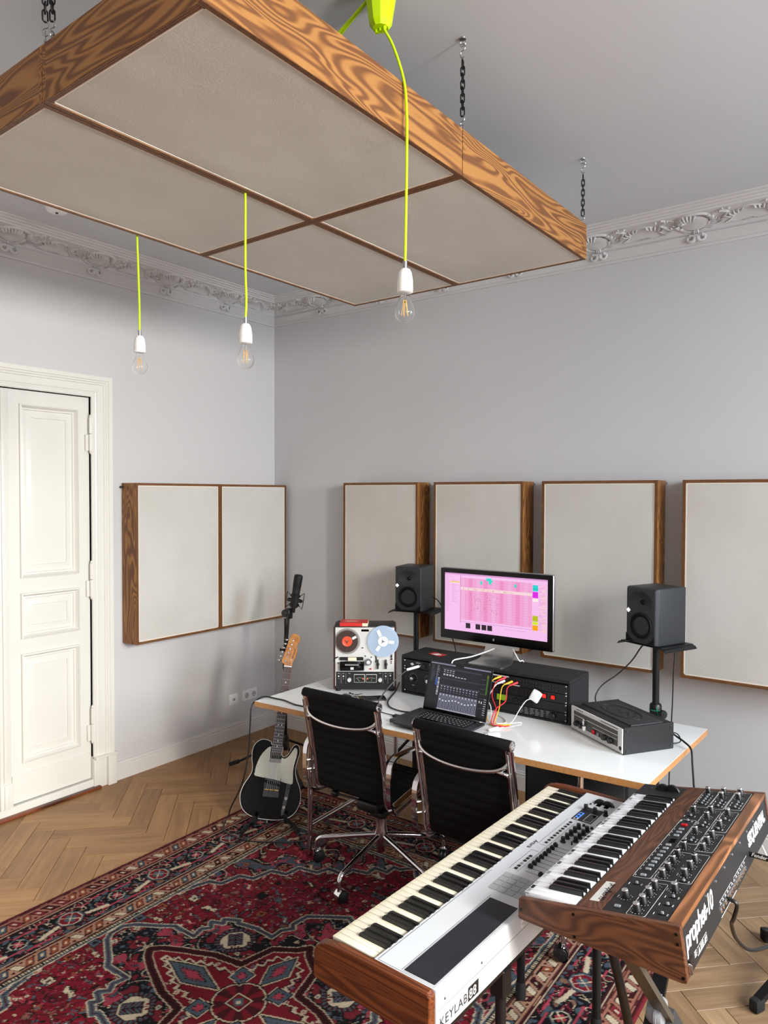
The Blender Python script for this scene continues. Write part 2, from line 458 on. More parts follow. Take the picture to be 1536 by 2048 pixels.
struct('wall_window', ww, M_wall, smooth=0)
for k, (a, b) in enumerate(WINDOWS):
    f = MB(); m = .05
    for q in ((a, a + m), (b - m, b), ((a + b) / 2 - m / 2, (a + b) / 2 + m / 2)): f.box((ROOM_X + .06, q[0], WIN_Z[0]), (ROOM_X + .11, q[1], WIN_Z[1]))
    for z in (WIN_Z[0], 2.2, WIN_Z[1] - m): f.box((ROOM_X + .065, a, z), (ROOM_X + .105, b, z + m))
    struct('window_%d' % (k + 1), f, M_trim, smooth=0)

# skirting
def extrude_profile(prof, p0, p1, inward):
    """prof: (out, z) swept from p0 to p1 (xy); inward = unit vector into the room"""
    b = MB(); n = len(prof); vs = [(p[0] + inward[0] * q[0], p[1] + inward[1] * q[0], q[1]) for p in (p0, p1) for q in prof]
    fs = [(i, (i + 1) % n, n + (i + 1) % n, n + i) for i in range(n)] + [tuple(range(n))[::-1], tuple(range(n, 2 * n))]
    return b.add(vs, fs)
BP = [(.0, .0), (.017, .0), (.017, .088), (.0145, .091), (.0145, .097), (.017, .0995), (.017, .104), (.012, .108), (.012, .116), (.0, .118)]
struct('baseboard_left', extrude_profile(BP, (0, -1.43), (0, -.0), (1, 0)), M_base, smooth=20)
struct('baseboard_right', extrude_profile(BP, (.0, 0), (ROOM_X, 0), (0, -1)), M_base, smooth=20)

# cornice: coved profile mitred in the corner
def cornice_profile():
    pr = [(.0, 3.150), (.012, 3.150), (.014, 3.163), (.010, 3.170), (.030, 3.196), (.040, 3.204), (.040, 3.212), (.030, 3.219), (.030, 3.224)]
    for k in range(9):
        a = k / 8 * PI / 2
        pr.append((.034 + .128 * (1 - math.cos(a)) ** 1.0, 3.226 + .052 * math.sin(a)))
    pr += [(.172, 3.280), (.176, 3.287), (.190, 3.289), (.196, 3.295), (.212, 3.297), (.218, 3.303), (.236, 3.305), (.242, CEIL), (.0, CEIL)]
    return pr
CP = cornice_profile(); n = len(CP)
cb = MB(); cb.add([(q[0], ROOM_Y, q[1]) for q in CP] + [(q[0], -q[0], q[1]) for q in CP], [(i, (i + 1) % n, n + (i + 1) % n, n + i)[::-1] for i in range(n)])
trimL = struct('trim_1', cb, M_plaster, smooth=28)
cb = MB(); cb.add([(q[0], -q[0], q[1]) for q in CP] + [(ROOM_X, -q[0], q[1]) for q in CP], [(i, (i + 1) % n, n + (i + 1) % n, n + i)[::-1] for i in range(n)])
trimR = struct('trim_2', cb, M_plaster, smooth=28)
# stucco ornaments, modelled in (a along wall, b up the cove, h proud) and bent on to the cove
def spiral(cx, cy, r0, r1, a0, turns, n=22):
    return [(cx + (r0 + (r1 - r0) * t) * math.cos(a0 + turns * 2 * PI * t), cy + (r0 + (r1 - r0) * t) * math.sin(a0 + turns * 2 * PI * t)) for t in [i / n for i in range(n + 1)]]
def relief_tube(b, pts, w0, w1, h=.010, base=0.0):
    k = len(pts); rr = [1.5 * (w0 + (w1 - w0) * abs(2 * i / (k - 1) - 1) ** 1.5) for i in range(k)]
    b.tube([(p[0], p[1], base) for p in pts], rr, 6, up=(0, 0, 1))
def leaf(b, x, y, ang, L, w, h=.012):
    T = Matrix.Translation((x, y, 0)) @ Matrix.Rotation(ang, 4, 'Z')
    b.ell((L / 2, 0, 0), (L / 2 * 1.1, w / 2 * 1.15, h * 1.5), 8, 5, T)
def rosette():
    b = MB()
    for s in (-1, 1):
        relief_tube(b, spiral(s * .005, .0, .066, .058, R(90 - s * 90), s * .0 + .5, 18), .004, .007)
    relief_tube(b, spiral(0, 0, .062, .062, R(200), .86, 30), .003, .008)
    relief_tube(b, spiral(.003, -.004, .040, .034, R(150), .72, 24), .002, .006)
    relief_tube(b, spiral(.008, -.004, .022, .004, R(0), 1.1, 20), .006, .003)
    for k in range(7):
        a = R(62 + k * 16); leaf(b, -.012 + .014 * math.cos(a), .012 + .012 * math.sin(a), a, .042, .011, .016)
    for k in range(9):
        a = R(-50 + k * 10); leaf(b, .055 * math.cos(a), .055 * math.sin(a), a + .3, .024, .008, .008)
        a = R(180 - 30 + k * 12); b.ell((.072 * math.cos(a), .070 * math.sin(a), .002), (.005, .005, .006), 6, 4)
    for s in (-1, 1):
        for k in range(4): leaf(b, s * (.078 + k * .012), -.028 + k * .014, R(90 - s * (70 - k * 14)), .030 - k * .002, .009, .008)
        relief_tube(b, [(s * (.07 + .05 * t), .035 + .012 * math.sin(t * 5)) for t in [i / 10 for i in range(11)]], .002, .004)
    b.ell((.0, -.002, .004), (.052, .050, .006), 14, 6)
    return b
def scrollwork():
    b = MB()
    for s in (-1, 1):
        relief_tube(b, [(s * (.118 - .05 * math.sin(t * PI * .9)) , .062 - .11 * t) for t in [i / 16 for i in range(17)]], .003, .007)
        relief_tube(b, spiral(s * .100, .052, .020, .005, R(90), -s * 1.0, 18), .003, .005)
        relief_tube(b, [(s * (.09 - .085 * t), -.048 - .008 * math.sin(t * PI)) for t in [i / 10 for i in range(11)]], .003, .005)
        for k in range(5): leaf(b, s * (.075 - .010 * k), -.012 + .008 * k, R(90 - s * (52 - 20 * k)), .040 - .003 * k, .009, .009)
        for k in range(4): leaf(b, s * (.135 + .012 * k), -.015 + .016 * k, R(90 + s * 30), .022, .007, .007)
        b.ell((s * .075, .066, .003), (.006, .009, .006), 6, 4); b.ell((s * .125, .060, .003), (.006, .006, .006), 6, 4)
    for k in range(5): b.ell((-.024 + .012 * k, -.052, .004), (.006, .007, .007), 6, 4)
    relief_tube(b, [(-.05 + .1 * t, .03 + .02 * math.sin(t * PI)) for t in [i / 10 for i in range(11)]], .002, .004)
    return b
def pendant_orn():
    b = MB()
    for s in (-1, 1): relief_tube(b, spiral(s * .020, .0, .016, .006, R(90 + s * 80), s * .75, 14), .003, .006)
    for k in range(3): leaf(b, -.006 + .006 * k, .012, R(90), .018, .006, .006)
    return b
def bend(b, wall):
    """map ornament space on to the cove of one wall; wall 'L' or 'R'"""
    out = []
    for a, v, h in b.v:
        t = min(1, max(0, (v + .085) / .17)); ang = t * PI / 2
        d = .034 + .128 * (1 - math.cos(ang)); z = 3.226 + .052 * math.sin(ang)
        nx, nz = math.cos(ang) * .9 + .1, -(math.sin(ang) * .9 + .1)
        if v > .085: d += (v - .085) * 1.0
        d += nx * h; z += nz * h
        out.append((d, a, z) if wall == 'L' else (a, -d, z))
    b.v = out; return b
def bend_flat(b, wall):
    b.v = [((.036 + h, a, 3.196 + v) if wall == 'L' else (a, -.036 - h, 3.196 + v)) for a, v, h in b.v]; return b
def grow(b, k, kh):
    b.v = [(a * k, v * k, h * kh) for a, v, h in b.v]; return b
for wall, tr in (('L', trimL), ('R', trimR)):
    meR = bend(grow(rosette(), 1.32, 1.35), wall).mesh('ornament', M_plaster, 75); meS = bend(grow(scrollwork(), 1.12, 1.35), wall).mesh('ornament', M_plaster, 75); meP = bend_flat(grow(pendant_orn(), 1.5, 1.6), wall).mesh('ornament', M_plaster, 75)
    for k in range(12 if wall == 'R' else 10):
        if wall == 'R':
            a = .53 + k * .5235; loc = lambda q: (q, 0, 0)
            if a > ROOM_X - .2: continue
        else: a = -.53 - k * .52; loc = lambda q: (0, q, 0)
        sgn = 1 if wall == 'R' else -1
        link('ornament', meR, tr, loc(a)); link('ornament', meS, tr, loc(a + sgn * .262)); link('ornament', meP, tr, loc(a))
        if k == 0: link('ornament', meS, tr, loc(a - sgn * .255))

# ---------------------------------------------------------------- door
ddoor = thing('door_1', 'cream white double door with moulded panels', 'door', (0, -1.6, 0)); del ddoor['label']; del ddoor['category']; ddoor['kind'] = 'structure'
def rings(b, y0, y1, z0, z1, prof, x=0, cap=True):
    """nested mitred rectangle rings: prof = [(inset, depth)...] seen from +x"""
    vs = []; fs = []
    for ins, d in prof:
        vs += [(x + d, y0 + ins, z0 + ins), (x + d, y1 - ins, z0 + ins), (x + d, y1 - ins, z1 - ins), (x + d, y0 + ins, z1 - ins)]
    for r in range(len(prof) - 1):
        for i in range(4): j = (i + 1) % 4; fs.append((r * 4 + i, r * 4 + j, (r + 1) * 4 + j, (r + 1) * 4 + i))
    if cap: k = (len(prof) - 1) * 4; fs.append((k, k + 1, k + 2, k + 3))
    b.add(vs, fs)
PROF = [(0, 0), (.002, .007), (.010, .009), (.014, .003), (.022, -.003), (.030, -.002), (.036, -.009), (.046, -.010), (.048, -.006), (.074, -.003), (.076, -.006), (.078, -.006)]
def leaf_mesh(y0, y1):
    b = MB(); X = -.016; pz = [(.283, .915), (1.0, 1.265), (1.349, 2.350)]; a, c = (y0 + .10, y1 - .075) if y0 > -2.2 else (y0 + .075, y1 - .10)
    zs = [.062] + [q for p in pz for q in p] + [2.428]
    F = lambda ya, yb, za, zb: b.quad((X, ya, za), (X, yb, za), (X, yb, zb), (X, ya, zb))
    F(y0, a, zs[0], zs[-1]); F(c, y1, zs[0], zs[-1])
    for k in range(0, len(zs), 2): F(a, c, zs[k], zs[k + 1])
    for z0, z1 in pz: rings(b, a, c, z0, z1, [(i_, d_ * 1.9) for i_, d_ in PROF], X)
    # edges and back
    b.box((X - .04, y0, zs[0]), (X - .012, y1, zs[-1]))
    for q in ((y0, y0 + .0005), (y1 - .0005, y1)): b.box((X - .02, q[0], zs[0]), (X, q[1], zs[-1]))
    b.box((X - .02, y0, zs[0]), (X - .0001, y1, zs[0] + .0005)); b.box((X - .02, y0, zs[-1] - .0005), (X - .0001, y1, zs[-1]))
    return b
YM = -2.125
for o, lab in ((leaf_mesh(YM + .004, -1.5862), None), (leaf_mesh(-2.650, YM - .004), None)):
    o.v = [(p[0], p[1] + 1.6, p[2]) for p in o.v]; L_ = o.obj('door_leaf', M_trim, ddoor, 30)
    if L_.data.vertices[0].co.y > -.6: leafR = L_
def dbox(b, *a, **k): b.box(*a, **k)
b = MB(); T = Matrix.Translation((0, 1.6, 0))
b.rbox((-.014, YM - .03, .19), (.012, YM + .032, 2.425), .004, 2, T); b.rbox((-.014, YM - .012, .19), (.020, YM + .014, 2.42), .005, 2, T); b.rbox((-.014, YM - .033, .06), (.022, YM + .037, .20), .003, 2, T); b.rbox((.0, YM - .014, .06), (.030, YM + .016, .20), .004, 2, T)
b.obj('meeting_stile', M_trim, ddoor, 30)
b = MB().rbox((-.014, YM + .045, .065), (-.007, -1.596, .225), .002, 1, T); b.obj('kick_board', M_trim, leafR, 30)
b = MB().rbox((-.05, DY0, .0), (.012, DY1 + .01, .058), .003, 1, T); b.obj('sill_board', M_trim, ddoor, 30)
b = MB().rbox((.0, DY0, .0), (.046, DY1 + .035, .016), .006, 2, T); b.obj('threshold', grain('mahogany_threshold', '#4a1f0e', '#6b3018', '#824222', 'y', k=12, rough=.35), ddoor, 30)
b = MB().box((-.2, DY0 - .02, 0), (-.075, DY1 + .02, DZ + .02), T); b.obj('door_backing', M_gap, ddoor, 0)
# casing: profile (offset from opening, proud) mitred round the opening
CAS = [(0, -.07), (0, .012), (.006, .016), (.020, .016), (.024, .012), (.030, .014), (.034, .018), (.074, .018), (.078, .024), (.086, .024), (.092, .030), (.100, .030), (.104, .036), (.116, .038), (.128, .038), (.130, .030), (.130, 0)]
def casing():
    b = MB(); path = [(DY1, .19), (DY1, DZ), (DY0, DZ), (DY0, .19)]; dirs = [(1, 0), (1, 1), (-1, 1), (-1, 0)]; vs = []
    for (y, z), (dy, dz) in zip(path, dirs):
        vs += [(x, y + dy * o + 1.6, z + dz * o) for o, x in CAS]
    n = len(CAS); fs = [(k * n + i, k * n + i + 1, (k + 1) * n + i + 1, (k + 1) * n + i) for k in range(3) for i in range(n - 1)]
    return b.add(vs, fs)
casing().obj('casing', M_trim, ddoor, 20)
for s, y in ((1, DY1), (-1, DY0)):
    b = MB(); b.rbox((-.03, y - s * .004, 0), (.022, y + s * .082, .198), .003, 2, T); b.rbox((-.0, y + s * .082, 0), (.044, y + s * .142, .198), .004, 2, T); b.rbox((.0, y - s * .004, .186), (.048, y + s * .146, .200), .004, 2, T)
    b.obj('plinth_block', M_trim, ddoor, 30)
for z in (2.10, 1.20, .30):
    b = MB(); yy = -1.588
    b.cyl((.004, yy, z), (.004, yy, z + .105), .0105, 12, T=T); b.cyl((.004, yy, z + .108), (.004, yy, z + .205), .0105, 12, T=T)
    b.lathe([(0, 0), (.006, 0), (.009, .006), (.006, .014), (0, .02)], 10, TM((.004, yy + 1.6, z + .205))); b.lathe([(0, -.02), (.006, -.014), (.009, -.006), (.006, 0), (0, 0)], 10, TM((.004, yy + 1.6, z)))
    b.rbox((-.014, yy - .028, z + .0), (-.004, yy, z + .10), .002, 1, T)
    b.obj('hinge', M_trim, ddoor, 40)

# ---------------------------------------------------------------- wall sockets
def socket(b, y, z):
    T = Matrix.Translation((0, y, z)) @ Euler((0, PI / 2, 0)).to_matrix().to_4x4()
    b.lathe([(.0, .002), (.0185, .002), (.0195, .0085), (.0215, .0105), (.026, .0105)], 24, T, 1)
    b.rbox((.004, y - .026, z - .026), (.0100, y + .026, z + .026), .002, 2, mi=1)
t = thing('double_socket', 'white double power socket, the wider plate, low on the wall left of the corner', 'socket', (0, -.276, .30))
b = MB(); b.rbox((.0, -.076, -.041), (.009, .076, .041), .003, 2); b.obj('frame', M_white, t, 35)
for y in (-.036, .036):
    b = MB(); Q = Matrix.Translation((.009, y, 0)) @ Euler((0, PI / 2, 0)).to_matrix().to_4x4()
    b.rbox((.008, y - .027, -.027), (.0115, y + .027, .027), .0015, 1); b.obj('insert', M_white, t, 35)
    b = MB(); b.lathe([(.0205, .0030), (.0200, .0036), (.0190, .0030), (.0185, -.0), (0, -.0)][::-1], 24, Matrix.Translation((.0115, y, 0)) @ Euler((0, PI / 2, 0)).to_matrix().to_4x4() @ Matrix.Translation((0, 0, .0003)))
    b.obj('socket_well', pbr('shaded_plastic', '#bdbbb8', .4), t, 35)
    b = MB(); 
    for s in (-1, 1): b.cyl((.0115, y + s * .0095, 0), (.0126, y + s * .0095, 0), .0024, 8); b.box((.0115, y - .003, s * .0165 - .002), (.0135, y + .003, s * .0165 + .002))
    b.obj('contact', M_grey, t, 35)
t = thing('network_socket', 'single white network outlet plate beside the double socket', 'socket', (0, -.438, .297))
b = MB(); b.rbox((.0, -.041, -.041), (.009, .041, .041), .003, 2); b.obj('frame', M_white, t, 35)
b = MB(); b.rbox((.008, -.027, -.027), (.0115, .027, .027), .0015, 1); b.obj('insert', M_white, t, 35)
b = MB()
for y in (-.008, 0, .008): b.box((.0112, y - .0022, -.008), (.0124, y + .0022, .008))
b.obj('port', M_grey, t, 0)

# smoke detector on the ceiling
t = thing('smoke_detector', 'round white smoke detector on the ceiling behind the hanging panels', 'detector', (.55, -2.10, CEIL))
MB().lathe([(0, -.001), (.052, -.001), (.055, -.006), (.055, -.020), (.048, -.034), (.030, -.040), (0, -.040)], 28).obj('body', M_white, t)
MB().lathe([(0, -.046), (.006, -.045), (.008, -.040)], 12).obj('test_button', M_grey, t)

# ================================================================ ACOUSTIC PANELS
def panel_parts(parent, w, h, d, axes, wood_side='x', name_fabric='fabric', drop=0.0):
    """a shallow plywood box: local x = width, y = height, z = depth towards the viewer side (fabric at +z)"""
    tk = .016; fr = .0
    # four boards, each with its ply edge strip facing the viewer
    for nm, a, c, ax in (('side_board', (0, 0, 0), (tk, h, d), 'y'), ('side_board', (w - tk, 0, 0), (w, h, d), 'y'), ('end_board', (tk, 0, 0), (w - tk, tk, d), 'x'), ('end_board', (tk, h - tk, 0), (w - tk, h, d), 'x')):
        o = MB().box(a, (c[0], c[1], c[2] - .0012)).obj(nm, M_fir[ax], parent, 0)
        e = MB(); L = 'xy'.index('y' if ax == 'y' else 'x')
        if ax == 'y':
            for k in range(3): e.box((a[0] + tk * k / 3 + .0006, a[1], d - .0014), (a[0] + tk * (k + 1) / 3 - .0006, c[1], d))
        else:
            for k in range(3): e.box((a[0], a[1] + tk * k / 3 + .0006, d - .0014), (c[0], a[1] + tk * (k + 1) / 3 - .0006, d))
        e.obj('edge_veneer', M_ply, o, 0)
    b = MB(); N = 14
    g = [[(tk + .003 + (w - 2 * tk - .006) * i / N, tk + .003 + (h - 2 * tk - .006) * j / N) for i in range(N + 1)] for j in range(N + 1)]
    vs = []; 
    for j in range(N + 1):
        for i in range(N + 1):
            e = min(i, j, N - i, N - j); sag = -.006 + (.002 if e == 0 else (.0035 if e == 1 else .003)) 
            vs.append((g[j][i][0], g[j][i][1], d + sag + .001 * math.sin(i * 1.3) * math.sin(j * 1.1)))
    fs = [(j * (N + 1) + i, j * (N + 1) + i + 1, (j + 1) * (N + 1) + i + 1, (j + 1) * (N + 1) + i) for j in range(N) for i in range(N)]
    b.add(vs, fs); b.obj(name_fabric, M_fabric, parent, 60)
    MB().box((tk, tk, .004), (w - tk, h - tk, .012)).obj('back_board', M_fir['y'], parent, 0)
    b = MB(); q = .006
    for a, c in (((tk, tk), (w - tk, tk + q)), ((tk, h - tk - q), (w - tk, h - tk)), ((tk, tk), (tk + q, h - tk)), ((w - tk - q, tk), (w - tk, h - tk))):
        b.box((a[0], a[1], d - .012), (c[0], c[1], d - .0025))
    b.obj('hem', M_fold, parent, 0)
GP = 'acoustic panels on the walls'
# right wall: x = world x, height = z, fabric faces -y
PX = [(.834, 1.466), (1.590, 2.220), (2.339, 2.998), (3.124, 3.778)]
LAB = ['leftmost plywood framed acoustic panel on the long wall, behind the left speaker', 'plywood framed acoustic panel on the long wall behind the left half of the monitor',
       'plywood framed acoustic panel on the long wall between monitor and right speaker', 'rightmost plywood framed acoustic panel, cut off by the picture edge']
for (a, c), lab in zip(PX, LAB):
    t = thing('acoustic_panel', lab, 'acoustic panel', (a, -.006, .884), (R(90), 0, 0), GP)
    panel_parts(t, c - a, 1.034, .146, None)
    hk = MB(); hk.cyl((c - a + .004, 1.02, 0), (c - a + .004, 1.02, .012), .008, 10); hk.obj('wall_hook', M_steel, t)
for (a, c), lab in (((-1.373, -.692), 'left acoustic panel of the pair on the door wall, next to the door casing'), ((-.690, -.030), 'right acoustic panel of the pair on the door wall, nearest the corner')):
    t = thing('acoustic_panel', lab, 'acoustic panel', (.006, a, .880), (R(90), 0, R(90)), GP)
    panel_parts(t, c - a, 1.026, .150, None)
    if a < -1: hk = MB(); hk.cyl((-.010, 1.0, 0), (-.010, 1.0, .014), .008, 10); hk.obj('wall_hook', M_grey, t)
# hanging cloud: 2 x 2 boxes, fabric down
cl_ = thing('ceiling_sound_panel', 'four plywood framed sound absorbing panels hung as one raft on black chains', 'acoustic panel', (1.592, -3.082, 2.862), (0, 0, R(-.9)))
for i in range(2):
    for j in range(2):
        h = bpy.data.objects.new('panel_box', None); 
        # panel_box as a mesh part: thin top rim cleat carrying its boards as sub-parts
        w_, h_, d_ = .652, 1.034, .150
        cleat = MB(); cleat.box((.03, .03, .0), (w_ - .03, .05, .02)); cleat.box((.03, h_ - .05, .0), (w_ - .03, h_ - .03, .02))
        o = link('panel_box', cleat.mesh('panel_box', M_fir['x'], 0), cl_, (i * .655, j * 1.038 + h_, d_), (R(180), 0, 0))
        bpy.data.objects.remove(h)
        before = set(bpy.data.objects)
        panel_parts(o, w_, h_, d_, None)
        for q in set(bpy.data.objects) - before:
            if q.name.startswith('edge_veneer'):
                q.parent = o                       # keep three levels: raft > box > board

# ---------------------------------------------------------------- chains
def link_mesh():
    pts = []; L, w = .0155, .0065
    for k in range(16):
        a = 2 * PI * k / 16; pts.append((w * math.cos(a), 0, (L - w) * (1 if math.sin(a) > 0 else -1) + w * math.sin(a)))
    return MB().tube(pts, .0022, 6, up=(0, 1, 0), closed=True).mesh('link', M_blackmetal, 60)
LINK = link_mesh()
def s_hook(z0, z1, side=1):
    b = MB(); m = (z0 + z1) / 2; r = (z1 - z0) / 4; pts = []
    for k in range(13): a = R(-60 + 20 * k); pts.append((r * .8 * math.cos(a) , 0, m + r + r * math.sin(a)))
    pts = pts[:11]; p2 = [(-p[0], 0, 2 * m - p[2]) for p in pts]
    b.tube(bez(pts[::-1], 2), .0022, 6, up=(0, 1, 0)); b.tube(bez(p2[::-1], 2), .0022, 6, up=(0, 1, 0))
    b.tube([pts[0], (0, 0, m), p2[0]], .0022, 6, up=(0, 1, 0)); return b
def chain(x, y, z0, lab, yaw=0):
    t = thing('chain', lab, 'chain', (x, y, z0), (0, 0, yaw), 'chains carrying the ceiling raft')
    top = CEIL - z0
    b = MB(); b.lathe([(0, top), (.011, top), (.010, top - .004), (0, top - .005)], 12); b.tube([(.010 * math.cos(a), 0, top - .016 + .010 * math.sin(a)) for a in [2 * PI * k / 12 for k in range(12)]], .0018, 6, up=(0, 1, 0), closed=True)
    b.obj('ceiling_eye', M_steel, t)
    s_hook(top - .062, top - .018).obj('hook', M_steel, t)
    b = MB(); b.cyl((0, 0, -.002), (0, 0, .004), .003, 8); b.tube([(0, .010 * math.cos(a), .014 + .010 * math.sin(a)) for a in [2 * PI * k / 12 for k in range(12)]], .0018, 6, up=(1, 0, 0), closed=True)
    b.obj('raft_eye', M_steel, t)
    s_hook(.014, .052).obj('hook', M_steel, t)
    z = .064; k = 0
    while z < top - .068:
        link('link', LINK, t, (0, 0, z), (0, 0, R(90 * (k % 2) + 12))); z += .0215; k += 1
chain(2.904, -2.050, 3.012, 'black chain at the middle of the right hand long edge of the raft')
chain(2.906, -1.012, 3.012, 'black chain farthest from the camera, at the far right raft corner')
chain(2.285, -3.085, 3.012, 'right one of the two black chains at the top left, over the near end', R(30))
chain(2.268, -3.095, 3.012, 'left one of the two black chains at the top left, over the near end', R(60))
chain(1.640, -1.010, 3.012, 'black chain above the far left raft corner, hidden by the raft')

# ---------------------------------------------------------------- pendant lamps
def pendant(x, y, zb, top_pts, lab):
    """zb = bottom of the bulb"""
    t = thing('pendant_lamp', lab, 'lamp', (x, y, zb), (0, 0, random.uniform(0, 3)), 'bare bulb pendants on neon cords')
    T = Matrix.Rotation(-t.rotation_euler.z, 4, 'Z')
    pr = [(0, 0), (.012, .002), (.022, .009), (.0285, .020), (.030, .031), (.0275, .044), (.0215, .058), (.0155, .072), (.0135, .084), (.0130, .094)]
    inn = [(r * .965, z + .0006) for r, z in pr[::-1]]; inn[-1] = (0, .001)
    g = MB().lathe(pr + inn, 28).obj('bulb', M_glass, t, 80)
    f = MB()
    for k in range(5):
        a = 2 * PI * k / 5 + .3; f.cyl((.0045 * math.cos(a), .0045 * math.sin(a), .066), (.010 * math.cos(a + .3), .010 * math.sin(a + .3), .022), .0010, 6)
    f.obj('filament', M_fil, g)
    f = MB(); f.cyl((0, 0, .060), (0, 0, .094), .0035, 10); f.cyl((0, 0, .060), (0, 0, .064), .0055, 10, r2=.003); f.obj('glass_stem', M_glass, g)
    s = MB().lathe([(0, .085), (.0185, .086), (.0225, .088), (.0232, .096), (.0232, .106), (.0222, .1075), (.0232, .109), (.0225, .124), (.0195, .142), (.0150, .152), (.008, .156), (0, .156)], 28).obj('socket', M_porc, t, 45)
    MB().lathe([(0, .154), (.0066, .154), (.0066, .176), (0, .176)], 14).obj('cord_grip', M_steel, t)
    pts = [(0, 0, .174)] + [tuple(T @ (Vector(p) - Vector((x, y, zb)))) for p in top_pts]
    MB().tube(bez(pts, 8), .0042, 8).obj('cord', M_neon, t, 60)
CX, CY = 2.838, -2.405
pendant(1.583, -2.338, 2.318, [(1.585, -2.340, 2.60), (1.581, -2.342, 2.75), (1.584, -2.35, 2.92), (1.585, -2.352, 3.00), (1.63, -2.355, 3.055), (1.9, -2.365, 3.045), (2.2, -2.37, 3.06), (2.50, -2.375, 3.15), (2.70, -2.39, 3.25), (2.79, -2.40, 3.285)], 'leftmost bare bulb lamp, hanging past the far long edge of the raft')
pendant(2.244, -2.380, 2.268, [(2.250, -2.382, 2.50), (2.244, -2.380, 2.62), (2.249, -2.384, 2.80), (2.249, -2.384, 2.97), (2.262, -2.386, 3.05), (2.45, -2.40, 3.12), (2.66, -2.405, 3.22), (2.795, -2.41, 3.28)], 'middle bare bulb lamp, its cord coming through the raft joint')
pendant(2.920, -2.395, 2.328, [(2.922, -2.395, 2.60), (2.926, -2.397, 2.80), (2.924, -2.396, 2.93), (2.912, -2.394, 3.02), (2.880, -2.400, 3.12), (2.850, -2.405, 3.178), (2.845, -2.406, 3.19)], 'rightmost and nearest bare bulb lamp in front of the raft edge')
t = thing('ceiling_rose', 'neon yellow faceted ceiling rose feeding the pendant cords', 'ceiling rose', (CX, CY, CEIL))
MB().lathe([(0, 0), (.046, 0), (.050, -.012), (.034, -.112), (.024, -.126), (0, -.126)], 10, Matrix.Rotation(.3, 4, 'Z')).obj('cup', M_neonp, t, 15)
b = MB()
for dx in (-.014, 0, .014): b.lathe([(0, -.124), (.006, -.124), (.005, -.134), (0, -.134)], 10, Matrix.Translation((dx, 0, 0)))
b.obj('cord_gland', M_neonp, t)

# ================================================================ DESK
DT = .74
t = thing('desk', 'large white desk top with plywood edges on a chrome tube frame', 'desk', (1.30, -1.40, 0))
def dl(x, y, z): return (x - 1.30, y + 1.40, z)
poly = [(1.296, -1.445), (3.305, -1.318), (3.333, -.487), (1.300, -.500)]
pl = [dl(*p, 0)[:2] for p in poly]
MB().prism(pl, DT - .0012, DT, bevel=.0005).obj('laminate_top', M_lam, t, 0)
MB().prism(pl, DT - .0285, DT - .0012, bevel=.001).obj('top_core', M_edge, t, 0)
legs = {'fl': (1.656, -1.405), 'fr': (3.02, -1.27), 'bl': (1.63, -.62), 'br': (3.02, -.62)}
for k, (x, y) in legs.items():
    a = dl(x, y, 0)
    l_ = MB().cyl((a[0], a[1], .012), (a[0], a[1], DT - .028), .0125, 14).obj('leg', M_chrome, t)
    MB().cyl((a[0], a[1], 0), (a[0], a[1], .014), .013, 12).obj('foot_cap', M_rubber, l_)
for a, c in (('fl', 'bl'), ('fr', 'br')):
    for z in (DT - .042, .16): b = MB().cyl(dl(*legs[a], z), dl(*legs[c], z), .0115, 12); b.obj('side_rail', M_chrome, t)
MB().cyl(dl(1.64, -.62, DT - .045), dl(3.02, -.62, DT - .045), .0115, 12).obj('back_rail', M_chrome, t)
# black cabinet standing under the desk
t = thing('under_desk_cabinet', 'black box standing on the floor beneath the right half of the desk', 'cabinet', (2.90, -.880, .0092))
MB().rbox((-.24, -.15, .012), (.24, .16, .62), .006, 2).obj('body', M_blackmatte, t)
MB().rbox((-.225, -.158, .03), (.225, -.149, .60), .004, 2).obj('front_panel', M_speaker, t)
for sx in (-1, 1):
    for sy in (-1, 1): MB().cyl((sx * .2, sy * .12, 0), (sx * .2, sy * .12, .013), .018, 12).obj('foot', M_rubber, t)

